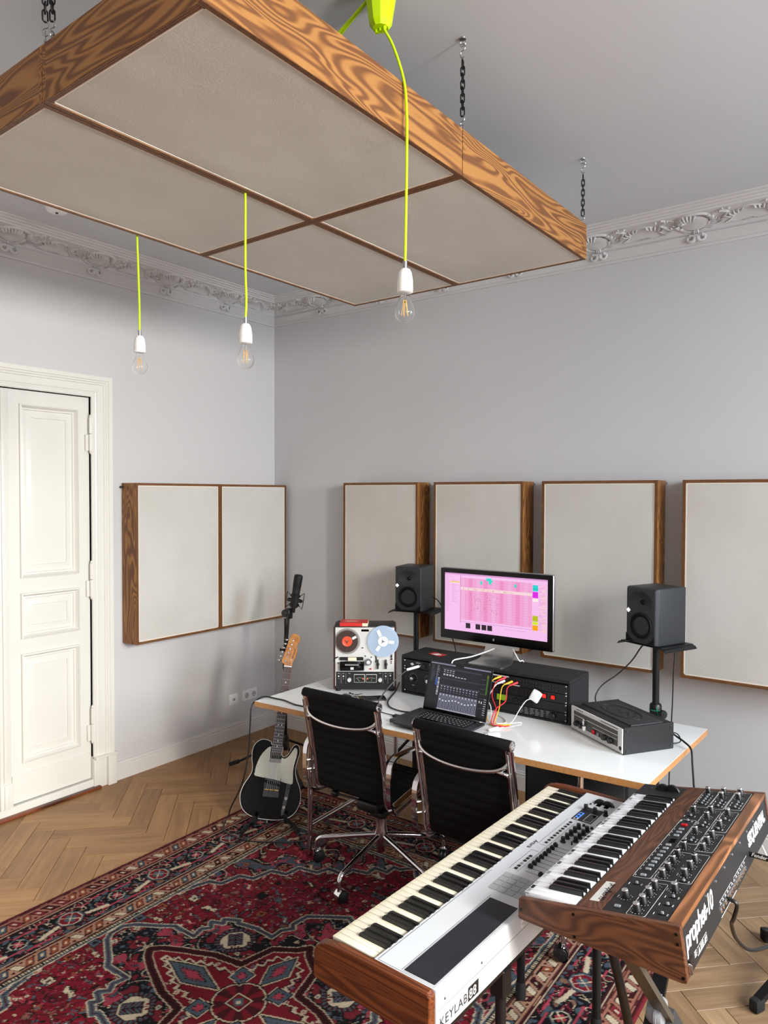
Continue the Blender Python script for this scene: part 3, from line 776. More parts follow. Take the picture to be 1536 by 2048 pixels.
# ================================================================ CHAIRS
def chair(name, label, loc, yaw, legrot, zs=0.0, so=(-.08, 0)):
    t = thing(name, label, 'chair', loc, (0, 0, yaw), 'aluminium office chairs at the desk')
    sx, sy = so
    # centre line of the side profile (y, z), from top roll to front roll
    prof = [(-.222, .880), (-.212, .83), (-.193, .74), (-.172, .64), (-.155, .55), (-.147, .485), (-.142, .445), (-.126, .416), (-.098, .404), (-.05, .405), (.03, .418), (.12, .430), (.20, .434), (.262, .427), (.292, .412)]
    prof = [(p[0], p[1] + zs) for p in prof]
    W2 = .213
    cv = bez([(0, p[0], p[1]) for p in prof], 5)
    # fabric: sling with horizontal welded ribs
    vs = []; fs = []; L = 0; n = len(cv); nx = 8
    cl = [0]
    for i in range(1, n): cl.append(cl[-1] + (cv[i] - cv[i - 1]).length)
    N = 150; P2 = []
    for k in range(N + 1):
        d = cl[-1] * k / N
        i = max(j for j in range(n) if cl[j] <= d + 1e-9); i = min(i, n - 2)
        f = (d - cl[i]) / max(1e-9, cl[i + 1] - cl[i]); p = cv[i].lerp(cv[i + 1], f); tg = (cv[i + 1] - cv[i]).normalized(); nn = Vector((0, -tg.z, tg.y))
        P2.append((p, nn, d))
    for side in (1, -1):
        o = len(vs)
        for p, nn, d in P2:
            q = (d / .044) % 1.0; rib = abs(math.sin(PI * q)) ** .6 * .0050 + .002
            for i in range(nx + 1):
                u = -1 + 2 * i / nx; edge = 1 - .55 * abs(u) ** 8
                w = p + nn * (side * rib * edge); vs.append((sx + u * (W2 - .004), sy + w.y, w.z))
        for k in range(N):
            for i in range(nx):
                a = o + k * (nx + 1) + i; q = (a, a + 1, a + nx + 2, a + nx + 1); fs.append(q if side == 1 else q[::-1])
    b = MB().add(vs, fs)
    b.obj('sling', M_mesh, t, 60)
    # rolls at head and front
    for (y, z), nm in (((-.218, .892), 'head_roll'), ((.296, .405), 'front_roll')):
        z += zs
        r = MB().lathe([(0, -.225), (.018, -.2245), (.0215, -.2215), (.0215, .2215), (.018, .2245), (0, .225)], 20, TM((sx, sy + y, z), ry=PI / 2)).obj(nm, M_mesh, t, 50)
        for s in (-1, 1):
            c = MB().lathe([(0, .0), (.0205, 0), (.0205, .004), (.0155, .005), (.0150, .003), (.0110, .003), (.0105, .005), (.0060, .005), (.0055, .003), (0, .0035)], 20, TM((sx + s * .2245, sy + y, z), ry=s * PI / 2))
            c.obj('roll_cap', M_chrome, r, 30)
    # cast side frames, I-shaped section: main flange + inner lip
    for s in (-1, 1):
        pts = [(sx + s * (W2 + .003), sy + p.y, p.z) for p in cv]
        r = MB().tube(pts, .0175, 8, up=(1, 0, 0), flat=.45, square=True)
        r.v = [tuple(v) for v in r.v]
        o = r.obj('side_frame', M_chrome, t, 40)
        q = [(sx + s * (W2 - .004), sy + p.y - .0, p.z) for p in cv[2:-2]]
        lipp = []
        for i, p in enumerate(cv[2:-2]):
            tg = (cv[min(i + 3, n - 1)] - cv[i + 1]).normalized(); nn = Vector((0, -tg.z, tg.y)); w = p - nn * .018
            lipp.append((sx + s * (W2 + .004), sy + w.y, w.z))
        MB().tube(lipp, .0045, 8, flat=1.0).obj('frame_rib', M_chrome, o, 60)
    # back spreader: bowed antler bar
    ya, za = sy - .205, .800 + zs
    pts = [(sx - W2, ya, za + .03), (sx - W2 + .018, ya - .018, za + .004), (sx - W2 + .06, ya - .032, za - .014), (sx - .08, ya - .044, za - .024), (sx, ya - .048, za - .027), (sx + .08, ya - .044, za - .024), (sx + W2 - .06, ya - .032, za - .014), (sx + W2 - .018, ya - .018, za + .004), (sx + W2, ya, za + .03)]
    cb = bez(pts, 5); rr = [.010 - .003 * math.sin(PI * i / (len(cb) - 1)) for i in range(len(cb))]
    b = MB().tube(cb, rr, 10, up=(0, 0, 1), flat=.7)
    for s in (-1, 1): b.tube(bez([(sx + s * W2, ya + .004, za - .045), (sx + s * (W2 - .010), ya - .012, za - .022), (sx + s * (W2 - .045), ya - .028, za - .012)], 4), [.008] * 8 + [.006], 8, flat=.7)
    b.obj('back_spreader', M_chrome, t, 60)
    # seat spreader and tilt mechanism
    pts = [(sx - W2, sy + .02, .408 + zs), (sx - .12, sy + .02, .378 + zs), (sx, sy + .02, .366 + zs), (sx + .12, sy + .02, .378 + zs), (sx + W2, sy + .02, .408 + zs)]
    MB().tube(bez(pts, 5), .012, 8, flat=1.6, up=(0, 0, 1)).obj('seat_spreader', M_chrome, t, 60)
    m = MB().rbox((-.062 + sx * .5, -.075, .318 + zs), (.062 + sx * .5, .085, .372 + zs), .014, 3); m.rbox((-.04, -.05, .292 + zs), (.04, .05, .325 + zs), .012, 2)
    mech = m.obj('tilt_mechanism', M_blackplastic, t, 40)
    l = MB().cyl((-.05, -.02, .345 + zs), (-.255, -.045, .350 + zs), .006, 8).lathe([(0, 0), (.012, .002), (.017, .012), (.016, .034), (.010, .042), (0, .043)], 16, TM((-.235, -.043, .350 + zs), ry=-PI / 2)); l.obj('height_lever', M_blackplastic, mech)
    MB().ell((-.215, -.030, .368 + zs), (.008, .008, .008), 10, 6).obj('lever_stud', M_chrome, mech)
    # armrests: closed flattened loops bolted to the frame
    for s in (-1, 1):
        x = sx + s * (W2 + .040); xi = sx + s * (W2 + .020)
        p = [(x, .09, .642), (x, .00, .650), (x, -.09, .652), (x, -.140, .645), (x, -.172, .618), (x, -.182, .570), (x, -.182, .50), (x, -.174, .440), (x, -.150, .398), (x - s * .01, -.105, .376), (xi, -.03, .378), (xi, .06, .392), (x - s * .01, .125, .412), (x, .158, .455), (x, .168, .52), (x, .165, .585), (x, .140, .628)]
        lp = bez([(q[0], sy + q[1], q[2] + zs) for q in p + [p[0]]], 4)[:-1]
        b = MB(); k = len(lp); vs = []; fs = []
        for i, c in enumerate(lp):
            d = (lp[(i + 1) % k] - lp[i - 1]).normalized(); nn = Vector((1, 0, 0)); bb = d.cross(nn).normalized()
            for u, w in ((-.0125, .0045), (.0125, .0045), (.0125, -.0045), (.008, -.0075), (-.008, -.0075), (-.0125, -.0045)): vs.append(tuple(c + nn * u + bb * w))
        for i in range(k):
            i2 = (i + 1) % k
            for j in range(6): fs.append((i * 6 + j, i * 6 + (j + 1) % 6, i2 * 6 + (j + 1) % 6, i2 * 6 + j))
        b.add(vs, fs); ar = b.obj('armrest', M_chrome, t, 35)
        g = MB()
        for z in (.50, .545): g.cyl((x - s * .012, sy - .182, z + zs), (sx + s * (W2 + .004), sy - .150, z + zs), .0045, 8)
        g.rbox((min(x, sx + s * W2), sy + .02, .372 + zs), (max(x, sx + s * W2), sy + .05, .384 + zs), .003, 1)
        g.obj('arm_bracket', M_alu, ar)
    # column + star base
    MB().lathe([(0, .10), (.021, .10), (.024, .115), (.030, .150), (.0305, .205), (.026, .222), (.0255, .262), (0, .262)], 24).obj('hub', M_chrome, t, 35)
    MB().cyl((0, 0, .255), (0, 0, .268), .023, 18).obj('collar', M_blackplastic, t)
    MB().cyl((0, 0, .262), (0, 0, .318 + zs), .014, 18).obj('gas_spring', M_chrome, t)
    for k in range(5):
        a = legrot - yaw + 2 * PI * k / 5; c, s = math.cos(a), math.sin(a)
        P_ = lambda r, z: (r * c, r * s, z)
        b = MB().tube(bez([P_(.020, .178), P_(.12, .160), P_(.22, .140), P_(.292, .126), P_(.318, .118), P_(.333, .096), P_(.333, .070)], 4), [.0125] * 24 + [.011], 12)
        # web under the leg root
        lg = b.obj('base_leg', M_chrome, t, 60)
        ca = a + random.uniform(-1, 1) * .9 + PI; cc, cs = math.cos(ca), math.sin(ca)
        Q = Matrix.Translation(P_(.333, 0)) @ Matrix.Rotation(ca, 4, 'Z')
        w = MB()
        for sgn in (-1, 1): w.lathe([(0, 0), (.026, 0), (.0285, .003), (.0285, .014), (.025, .020), (.012, .0235), (0, .0245)], 22, Q @ TM((.012, 0, .0285), rx=-sgn * PI / 2))
        w.obj('castor_wheel', M_blackplastic, lg, 30)
        h = MB().lathe([(.0300, -.018), (.0300, .018)], 14, Q @ TM((.012, 0, .0285), rx=PI / 2), a0=R(75), a1=R(255))
        h.lathe([(.0318, .018), (.0318, -.018)], 14, Q @ TM((.012, 0, .0285), rx=PI / 2), a0=R(75), a1=R(255)); h.cyl((0, 0, .050), (0, 0, .078), .010, 12, T=Matrix.Translation(P_(.333, 0)))
        h.obj('castor_hood', M_chrome, lg, 40)
    return t
chair('office_chair', 'left black mesh office chair, nearer the guitar, with chrome arms', (2.045, -1.322, .012), 0.0, R(-159.5), -.018, (-.078, 0))
chair('office_chair', 'right black mesh office chair, partly hidden behind the white keyboard', (2.690, -1.415, .012), R(-2), R(-147.5), -.016, (-.014, 0))

# ================================================================ SPEAKERS + STANDS
def speaker(loc, yaw, label):
    """front faces local -y, origin at base centre; 182 x 220 x 277"""
    t = thing('studio_speaker', label, 'speaker', loc, (0, 0, yaw), 'studio monitor speakers')
    w, d, h = .091, .110, .277
    MB().rbox((-w, -d + .02, 0), (w, d, h), .006, 3).obj('cabinet', M_speaker, t, 35)
    # baffle: grid surface with a waveguide dish pressed in
    nx, nz = 44, 60; vs = []; fs = []
    tc = (0.0, .205); wc = (0.0, .090)
    for j in range(nz + 1):
        for i in range(nx + 1):
            x = -w + 2 * w * i / nx; z = h * j / nz; y = -d
            e = min(w - abs(x), z, h - z); y += .021 * max(0, 1 - e / .011) ** 2.5
            r = math.hypot((x - tc[0]) / 1.28, z - tc[1]); 
            if r < .052: y += .017 * (1 - (r / .052) ** 1.5) 
            r2 = math.hypot(x - wc[0], z - wc[1])
            if r2 < .069: y += .006 * min(1, (.069 - r2) / .012)
            vs.append((x, y, z))
    fs = [(j * (nx + 1) + i, j * (nx + 1) + i + 1, (j + 1) * (nx + 1) + i + 1, (j + 1) * (nx + 1) + i) for j in range(nz) for i in range(nx)]
    MB().add(vs, fs).obj('baffle', M_speaker, t, 60)
    Q = TM((tc[0], -d + .018, tc[1]), rx=PI / 2)
    tw = MB().lathe([(0, .012), (.005, .0115), (.010, .008), (.0125, .003), (.0125, .002), (.017, .002), (.0185, -.002)][::-1], 24, Q).obj('tweeter', M_cone, t, 60)
    Q = TM((wc[0], -d + .006, wc[1]), rx=PI / 2)
    wf = MB().lathe([(0, -.010), (.012, -.008), (.022, -.012), (.046, .0010), (.050, .004), (.054, .006), (.058, .005), (.061, .001)][::-1], 36, Q).obj('woofer', M_cone, t, 60)
    b = MB().lathe([(.060, .000), (.060, .008), (.064, .009), (.068, .004)][::-1], 36, Q); b.obj('woofer_ring', M_blackmatte, wf, 50)
    for s in (-1, 1):
        b = MB().prism([(s * .084, .008), (s * .040, .008), (s * .052, .016), (s * .070, .030), (s * .084, .048)], 0, .003, TM((0, -d - .001, 0), rx=PI / 2)); b.obj('bass_port', M_cone, t, 20)
    b = MB().prism([(-.0125, 0), (0, -.0125), (.0125, 0), (0, .0125)], 0, .0015, TM((-.072, -d - .0002, .160), rx=PI / 2)); b.obj('badge', NT('lit_white_badge').set(Base_Color=(.9, .9, .95, 1), Emission_Color=(1, 1, 1, 1), Emission_Strength=.6).m, t, 0)
    return t
SPK = [((1.556, -.317), R(12.4), 1.112, 'left studio speaker on its stand behind the tape machine'), ((3.078, -.447), R(-23.2), 1.112, 'right studio speaker on its stand above the silver fronted amplifier')]
for k, ((x, y), yaw, z, lab) in enumerate(SPK):
    sp = speaker((x, y, z), yaw, lab)
    t = thing('speaker_stand', ('left' if k == 0 else 'right') + ' black speaker stand behind the desk, under the ' + ('left' if k == 0 else 'right') + ' speaker', 'stand', (x, y + .02, 0), (0, 0, yaw), 'speaker stands')
    pz = z - .004
    b = MB().rbox((-.125, -.115, pz - .003), (.125, .115, pz + .004 - .0005), .002, 1)
    pla = b.obj('top_plate', M_blackmetal, t, 30)
    for s in (-1, 1):
        b = MB().tube(bez([(s * .122, -.115, pz - .001), (s * .135, -.115, pz - .004), (s * .143, -.115, pz - .014)], 3), .0025, 6)
        e = MB(); vs = []
        for yy in (-.115, .115):
            for (xx, zz) in ((.120, 0), (.136, -.004), (.146, -.016), (.144, -.018), (.134, -.008), (.120, -.004)): vs.append((s * xx, yy, pz + zz))
        e.add(vs, [(i, (i + 1) % 6, 6 + (i + 1) % 6, 6 + i) for i in range(6)] + [(5, 4, 3, 2, 1, 0), (6, 7, 8, 9, 10, 11)]); e.obj('plate_lip', M_blackmetal, pla, 30)
    MB().cyl((0, .0, .70), (0, .0, pz - .003), .0165, 16).obj('inner_pole', M_blackmetal, t, 40)
    MB().cyl((0, .0, .04), (0, .0, .76), .0215, 16).obj('outer_pole', M_blackmetal, t, 40)
    MB().lathe([(0, .735), (.027, .735), (.029, .745), (.029, .795), (.025, .802), (0, .802)], 20).obj('clamp_collar', M_blackplastic, t, 40)
    kn = MB(); kn.cyl((.025, -.01, .765), (.052, -.022, .765), .006, 8); kn.lathe([(0, 0), (.019, 0), (.022, .004), (.022, .018), (.018, .023), (0, .024)], 12, TM((.048, -.020, .765), ry=PI / 2)); kn.obj('clamp_knob', M_blackplastic, t, 30)
    for q in range(3):
        a = R(-60 + 120 * q) ; b = MB().cyl((.02 * math.cos(a), .02 * math.sin(a), .30), (.26 * math.cos(a), .26 * math.sin(a), .022), .010, 10)
        lg = b.obj('leg', M_blackmetal, t, 40); MB().lathe([(0, 0), (.015, 0), (.016, .03), (.013, .045), (0, .045)], 12, Matrix.Translation((.262 * math.cos(a), .262 * math.sin(a), 0))).obj('foot', M_rubber, lg, 40)
    if k == 1:
        b = MB(); b.lathe([(.0325, 0), (.0335, .002), (.0325, .004)], 24, Matrix.Translation((0, 0, .772)), a0=-2.2, a1=.6); b.cyl((.03, -.03, .80), (.05, -.04, .74), .0018, 6); b.obj('velcro_tie', M_green, t, 0)

# ================================================================ TAPE MACHINE
t = thing('tape_machine', 'vintage reel to reel tape machine with brushed silver front, standing on the desk', 'tape recorder', (1.648, -.945, DT), (0, 0, R(36.5)))
Wt, Ht, Dt = .172, .362, .20       # half width, height, depth; front plane at local y=0
c = MB(); c.rbox((-Wt - .003, .0, .012), (-Wt + .007, Dt, Ht - .006), .002, 1); c.obj('side_cheek', M_brownwood, t, 30)
c = MB(); c.rbox((Wt - .007, .0, .012), (Wt + .003, Dt, Ht - .006), .002, 1); c.obj('side_cheek', M_brownwood, t, 30)
MB().rbox((-Wt + .007, .012, .012), (Wt - .007, Dt, Ht), .004, 2).obj('cabinet', M_leather, t, 30)
MB().box((-Wt + .008, -.004, .112), (Wt - .008, .013, Ht - .005)).obj('silver_front', M_silver, t, 0)
lower = MB().box((-Wt + .010, -.003, .001), (Wt - .010, .013, .098)).obj('control_strip', M_panel, t, 0); lower.location.z = .015
b = MB().box((-Wt + .008, -.0042, .0965), (Wt - .008, -.002, .0985)); b.box((-Wt + .008, -.0035, .016), (-Wt + .011, .0, .098)); b.box((Wt - .011, -.0035, .016), (Wt - .008, .0, .098)); b.obj('trim_line', M_silver, lower, 0)
for x in (-.15, .15):
    for y in (.02, .17): MB().cyl((x, y, 0), (x, y, .013), .014, 12).obj('foot', M_rubber, t)
def reel(cx, cz, r, mat, hubm, rr_tape, name, lab, spin, hub_r):
    Qr = TM((cx, -.012, cz), rx=PI / 2) @ Matrix.Rotation(spin, 4, 'Z')
    rl = bpy.data.objects.new(name, None)
    tape = MB().lathe([(hub_r, -.004), (rr_tape, -.004), (rr_tape, .0035), (hub_r, .0035)], 40, Qr).obj(name, M_tape if rr_tape > hub_r + .004 else M_cream, t, 40, label=lab)
    bpy.data.objects.remove(rl)
    for z0 in (-.0065, .0060):
        f = MB(); f.lathe([(hub_r * .6, z0), (r, z0), (r + .0006, z0 + .0006), (r, z0 + .0012), (hub_r * .6, z0 + .0012)], 48, Qr); f.obj('reel_flange', mat, tape, 40)
    h = MB(); h.lathe([(.006, .0075), (hub_r - .004, .0075), (hub_r - .002, .0085), (hub_r, .0076), (hub_r, -.004), (.006, -.004)], 32, Qr); h.obj('reel_hub', hubm, tape, 30)
    sp = MB(); sp.lathe([(0, .016), (.003, .016), (.0055, .013), (.0060, .007), (.0085, .007), (.0085, .0085)], 20, Qr)
    for k in range(3): a = 2 * PI * k / 3; sp.box((.003, -.0013, .008), (.0125, .0013, .0095), Qr @ Matrix.Rotation(a, 4, 'Z'))
    sp.obj('spindle', M_chrome, tape, 30)
    # label windows on the upper flange
    for k in range(3):
        a0 = 2 * PI * k / 3; wd = .0065 if hubm is not M_white else .0085
        w = MB().box((hub_r + .004, -wd, .0074), (r * (.72 if k else .80), wd, .0080), Qr @ Matrix.Rotation(a0, 4, 'Z')); w.obj('reel_window', M_white if (k == 0 or hubm is M_white) else M_smoke, tape, 0)
M_redhub = pbr('orange_red_hub', '#e2502f', .35)
reel(-.098, .283, .0715, M_smoke, M_redhub, .060, 'supply_reel', 'smoky supply reel full of brown tape with an orange hub', R(28), .0285)
reel(.101, .283, .0865, M_clear, M_white, .032, 'take_up_reel', 'clear bluish take-up reel with white hub, almost empty', R(115), .028)
b = MB().box((-.020, -.006, .318), (.022, -.004, .330)); b.obj('counter_window', M_gblack, t, 0)
hd = MB().rbox((-.135, -.028, .106), (-.005, -.004, .152), .003, 2).obj('head_cover', M_gblack, t, 30)
fr = MB()
for a, c_ in (((-.137, .104), (-.003, .107)), ((-.137, .152), (-.003, .155)), ((-.137, .104), (-.134, .155)), ((-.006, .104), (-.003, .155))): fr.box((a[0], -.030, a[1]), (c_[0], -.027, c_[1]))
fr.obj('cover_frame', M_chrome, hd, 0)
MB().rbox((-.140, -.014, .158), (-.008, -.004, .176), .003, 1).obj('tape_path', M_panel, t, 30)
MB().rbox((-.094, -.022, .156), (-.046, -.013, .176), .002, 1).obj('head_block', M_cream, t, 30)
tx = MB(); 
for k in range(10): tx.box((-.108 + k * .0078, -.0292, .133), (-.1020 + k * .0078, -.0278, .1345)); tx.box((-.108 + k * .0078, -.0292, .1395), (-.1020 + k * .0078, -.0278, .141)); tx.box((-.108 + k * .0078, -.0292, .133), (-.1065 + k * .0078, -.0278, .141))
tx.rbox((-.079, -.0295, .110), (-.061, -.0278, .124), .001, 1); tx.obj('cover_lettering', M_silver, hd, 0)
def knob(b, x, z, r, h, y=-.004, n=22, mi=0): b.lathe([(0, h), (r * .86, h), (r * .93, h * .92), (r, h * .2), (r, 0)][::-1], n, TM((x, y, z), rx=PI / 2), mi); return b
b = knob(MB(), .020, .150, .0195, .020, n=28); b.obj('mode_dial', M_steel, t, 25)
b = MB(); knob(b, .020, .150, .0115, .0225, n=24); b.obj('dial_centre', M_silver, t, 25)
for x in (.073, .118):
    b = MB().lathe([(0, .007), (.0085, .007), (.0090, 0)][::-1], 16, TM((x, -.004, .135), rx=PI / 2)); b.rbox((x - .0045, -.024, .112), (x + .0045, -.010, .164), .003, 2); b.obj('lever', M_blackplastic, t, 30)
b = MB().rbox((.146, -.014, .172), (.152, -.004, .196), .002, 1); b.cyl((.149, -.012, .165), (.149, -.004, .165), .005, 10); b.obj('tension_arm', M_blackplastic, t, 30)
b = MB().rbox((.026, -.008, .106), (.037, -.004, .1135), .001, 1); b.obj('record_button', M_red, t, 0)
for x0, z0, a0, a1 in ((-.142, .150, 100, 175), (.044, .165, -40, 40)):
    b = MB().tube([(x0 + .02 * math.cos(R(a)) * (1 if x0 > 0 else 1.6), -.007, z0 + .026 * math.sin(R(a))) for a in range(a0, a1 + 1, 8)], .0035, 8); b.obj('guide_arm', M_blackplastic, t, 60)
for x, z in ((-.148, .142), (-.012, .228), (.148, .152), (.148, .143), (.003, .182), (.036, .176)):
    MB().lathe([(0, .006), (.0035, .006), (.004, 0)][::-1], 12, TM((x, -.004, z), rx=PI / 2)).obj('tape_guide', M_chrome, t, 40)
for x in (-.030, .036):
    fr = MB().rbox((x - .0305, -.0075, .036), (x + .0305, -.003, .083), .002, 1).obj('meter_frame', M_silver, lower, 20)
    MB().box((x - .0280, -.0082, .039), (x + .0280, -.0070, .080)).obj('meter_face', M_panel, fr, 0)
    g = MB(); pts = [(x - .020 + .040 * i / 8, -.0085, .058 + .006 * math.sin(PI * i / 8)) for i in range(9)]; g.tube(pts, .0006, 4); g.cyl((x, -.0085, .044), (x - .012 if x < 0 else x + .004, -.0085, .060), .0005, 4); g.obj('meter_scale', M_cream, fr, 0)
    MB().ell((x + (.021 if x < 0 else -.021), -.0085, .058), (.0032, .001, .006), 10, 6).obj('meter_lamp', NT('amber_lamp' ).set(Base_Color=S('#e07040'), Emission_Color=S('#ff6a35'), Emission_Strength=.25).m, fr)
for x in (-.086, .085):
    b = knob(MB(), x, .052, .0115, .018, y=-.003); b.obj('level_knob', M_silver, lower, 25)
for x, z in ((-.145, .070), (-.119, .070), (.116, .070), (.142, .074)):
    b = MB().cyl((x, -.003, z), (x, -.014, z + .003), .0028, 8); b.ell((x, -.0155, z + .0035), (.0044, .0036, .0054), 8, 6); b.obj('toggle', M_silver, lower, 60)
for x in (-.145, -.119, .142):
    MB().lathe([(.002, .0), (.002, .003), (.0048, .003), (.0055, 0)][::-1], 14, TM((x, -.003, .040), rx=PI / 2)).obj('jack_socket', M_grey, lower, 30)
g = MB()
for x in (-.132, -.105, .101, .129): g.box((x - .0003, -.0036, .030), (x + .0003, -.0028, .088))
for x in (-.145, -.119, -.086, .085, .116, .142):
    g.box((x - .006, -.0036, .0855), (x + .006, -.0028, .0868)); g.box((x - .0045, -.0036, .056), (x + .0045, -.0028, .0568))
g.obj('scale_print', M_print, lower, 0)

for q_ in [o for o in C.objects if o.parent == t and o.name.split('.')[0] in ('counter_window', 'head_cover', 'tape_path', 'head_block', 'mode_dial', 'dial_centre', 'lever', 'tension_arm', 'record_button', 'guide_arm', 'tape_guide')]: q_.location.z += .018
# red tape box on top of it
t = thing('tape_box', 'flat red cardboard tape box lying on top of the tape machine', 'box', (1.566, -.938, DT + Ht + .0005), (0, 0, R(35)))
MB().rbox((-.078, -.05, 0), (.078, .07, .019), .0012, 1).obj('box', M_redpaper, t, 20)
MB().box((.048, -.0507, .001), (.0785, .068, .018)).obj('spine_label', M_cream, t, 0)
MB().lathe([(0, .0194), (.034, .0194), (.036, .0190)], 24, Matrix.Translation((-.015, .012, 0)) @ Matrix.Diagonal((1, .75, 1, 1))).obj('cover_badge', pbr('pink_print', '#d98a80', .6), t, 0)

# ================================================================ RACK
t = thing('equipment_rack', 'long low black desk rack case with two bays', 'rack', (2.31, -.835, DT), (0, 0, R(.5)))
RW, RD, RH = .487, .245, .212
MB().rbox((-RW, 0, RH - .016), (RW, RD, RH), .0025, 1).obj('top_board', M_blackmatte, t, 20)
MB().rbox((-RW, 0, 0), (RW, RD, .012), .002, 1).obj('bottom_board', M_blackmatte, t, 20)
for x in (-RW, -.006, RW - .012): MB().rbox((x, .0005, .012), (x + .012, RD, RH - .016), .001, 1).obj('divider' if x == -.006 else 'side_board', M_blackmatte, t, 20)
MB().box((-RW + .012, RD - .006, .012), (RW - .012, RD, RH - .016)).obj('back_board', M_blackmatte, t, 0)
for x in (-.35, -.1, .18, .38):
    for y in (.06, .18): MB().rbox((x - .012, y - .006, RH), (x + .012, y + .006, RH + .001), .0004, 1).obj('vent_slot', M_rubber, t, 0)
def unit(name, label, x0, x1, z0, z1, group='rack units', d=.2, m=None):
    u = thing(name, label, 'rack unit', (2.31 + x0 + .0, -.835 + .0, DT + z0), (0, 0, R(.5)), group)
    w = x1 - x0; h = z1 - z0
    MB().rbox((.001, -.0035, .0006), (w - .001, .001, h - .0006), .0008, 1).obj('face_plate', m or M_panel, u, 20)
    MB().box((.006, .001, .002), (w - .006, d, h - .002)).obj('chassis', M_blackmatte, u, 0)
    s = MB()
    for x in (.008, w - .008):
        for z in ((.006, h - .006) if h > .03 else (h / 2,)): s.lathe([(0, .002), (.003, .002), (.0042, 0)][::-1], 10, TM((x, -.0035, z), rx=PI / 2))
    s.obj('rack_screw', M_steel, u, 40)
    return u
def K(u, x, z, r, h, m=M_blackplastic, nm='knob', cap=None, y=-.0035):
    k = MB().lathe([(0, h), (r * .8, h), (r * .9, h * .93), (r, .15 * h), (r, 0)][::-1], 20, TM((x, y, z), rx=PI / 2)).obj(nm, m, u, 25)
    if cap: MB().lathe([(0, h + .0012), (r * .55, h + .001), (r * .6, h - .001)][::-1], 18, TM((x, y, z), rx=PI / 2)).obj('cap', cap, k, 25)
    return k
LB0, LB1, RB0, RB1 = -.474, -.007, .007, .474
u = unit('audio_interface', 'dark grey audio interface with white diamond logo in the left bay', LB0, LB1, .146, .190)
b = MB().prism([(-.013, 0), (0, -.008), (.013, 0), (0, .008)], 0, .0008, TM((.058, -.0036, .022), rx=PI / 2)); b.obj('diamond_logo', M_print, u, 0)
K(u, .135, .022, .0135, .016); 
b = MB()
for i in range(4):
    for j in range(3): b.box((.172 + i * .013, -.0045, .010 + j * .010), (.180 + i * .013, -.0035, .016 + j * .010))
b.obj('button_grid', M_print, u, 0)
b = MB(); [b.box((.084 + k * .004, -.0042, .0315), (.0865 + k * .004, -.0034, .0345)) for k in range(7)]; b.obj('small_print', M_print, u, 0)
u = unit('preamp_unit', 'black two channel preamp with chrome centred knobs in the left bay', LB0, LB1, .014, .144)
for i, x in enumerate((.066, .165, .262, .360)):
    K(u, x, .078, .016, .020, M_blackplastic, cap=M_chrome); g = MB()
    for a in range(-140, 141, 28): aa = R(90 - a); g.box((x + .026 * math.cos(aa) - .0011, -.0042, .078 + .026 * math.sin(aa) - .0011), (x + .026 * math.cos(aa) + .0011, -.0033, .078 + .026 * math.sin(aa) + .0011))
    g.box((x - .008, -.0042, .038), (x + .008, -.0033, .0405)); g.obj('dial_print', M_print, u, 0)
def patch_row(u, z, n=24, x0=.030, dx=.0172):
    s = MB(); h = MB()
    for i in range(n):
        Q = TM((x0 + i * dx, -.0035, z), rx=PI / 2)
        s.lathe([(.0032, .0028), (.0058, .0028), (.0066, 0)][::-1], 12, Q); h.lathe([(0, .0004), (.0032, .0004)][::-1], 10, Q)
    s.obj('jack_row', M_grey, u, 30); h.obj('jack_holes', M_gblack, u, 0)
u = unit('patch_bay', 'upper jack patch bay in the right bay, with red and yellow plugs in it', RB0, RB1, .146, .190)
patch_row(u, .029); patch_row(u, .012)
MB().box((.02, -.0045, .0375), (.16, -.0035, .0425)).obj('label_strip', M_print, u, 0)
MB().box((.05, -.0045, .0015), (.22, -.0035, .0055)).obj('label_strip', M_print, u, 0)
u = unit('power_conditioner', 'black power strip with two lit red rocker switches in the right bay', RB0, RB1, .100, .145)
for x in (.350, .395):
    f = MB().rbox((x - .013, -.006, .012), (x + .013, -.003, .034), .001, 1).obj('switch_frame', M_gblack, u, 0)
    MB().rbox((x - .0095, -.010, .014), (x + .0095, -.0055, .032), .0015, 1).obj('red_rocker', NT('lit_red_rocker').set(Base_Color=S('#d01818'), Roughness=.25, Emission_Color=S('#ff2010'), Emission_Strength=.8).m, f, 0)
for i in range(5):
    x = .06 + i * .055
    MB().lathe([(.0, .0006), (.0170, .0006), (.0175, .003), (.0195, .003), (.0195, .0)][::-1], 22, TM((x, -.0035, .0225), rx=PI / 2)).obj('outlet', M_blackplastic, u, 30)
u = unit('effects_unit', 'black rack effects unit with small green display in the right bay', RB0, RB1, .056, .099)
MB().box((.095, -.0045, .008), (.145, -.0034, .036)).obj('display', NT('green_lcd').set(Base_Color=S('#6a8a10'), Emission_Color=S('#8fb81c'), Emission_Strength=.25).m, u, 0)
for i in range(3): K(u, .20 + i * .05, .022, .011, .013)
u = unit('amplifier_module', 'lowest black rack unit with rows of grey lettering in the right bay', RB0, RB1, .014, .055)
g = MB()
for i in range(6):
    for j in range(5): g.box((.22 + i * .028, -.0042, .006 + j * .0068), (.22 + i * .028 + random.uniform(.010, .022), -.0034, .0082 + j * .0068))
g.obj('panel_print', pbr('grey_print', '#8c8c8e', .5), u, 0)
K(u, .395, .020, .017, .020)

# small card on the rack
t = thing('paper_card', 'small red and white printed card lying on the left end of the rack', 'card', (1.985, -.725, DT + RH + .0014), (0, 0, R(-12)))
MB().rbox((-.045, -.028, 0), (.045, .028, .0012), .0003, 1).obj('card', M_redpaper, t, 0)
MB().prism([(-.028, -.02), (.012, -.024), (.030, .004), (-.006, .018)], .0012, .0016, mi=0).obj('print', M_white, t, 0)

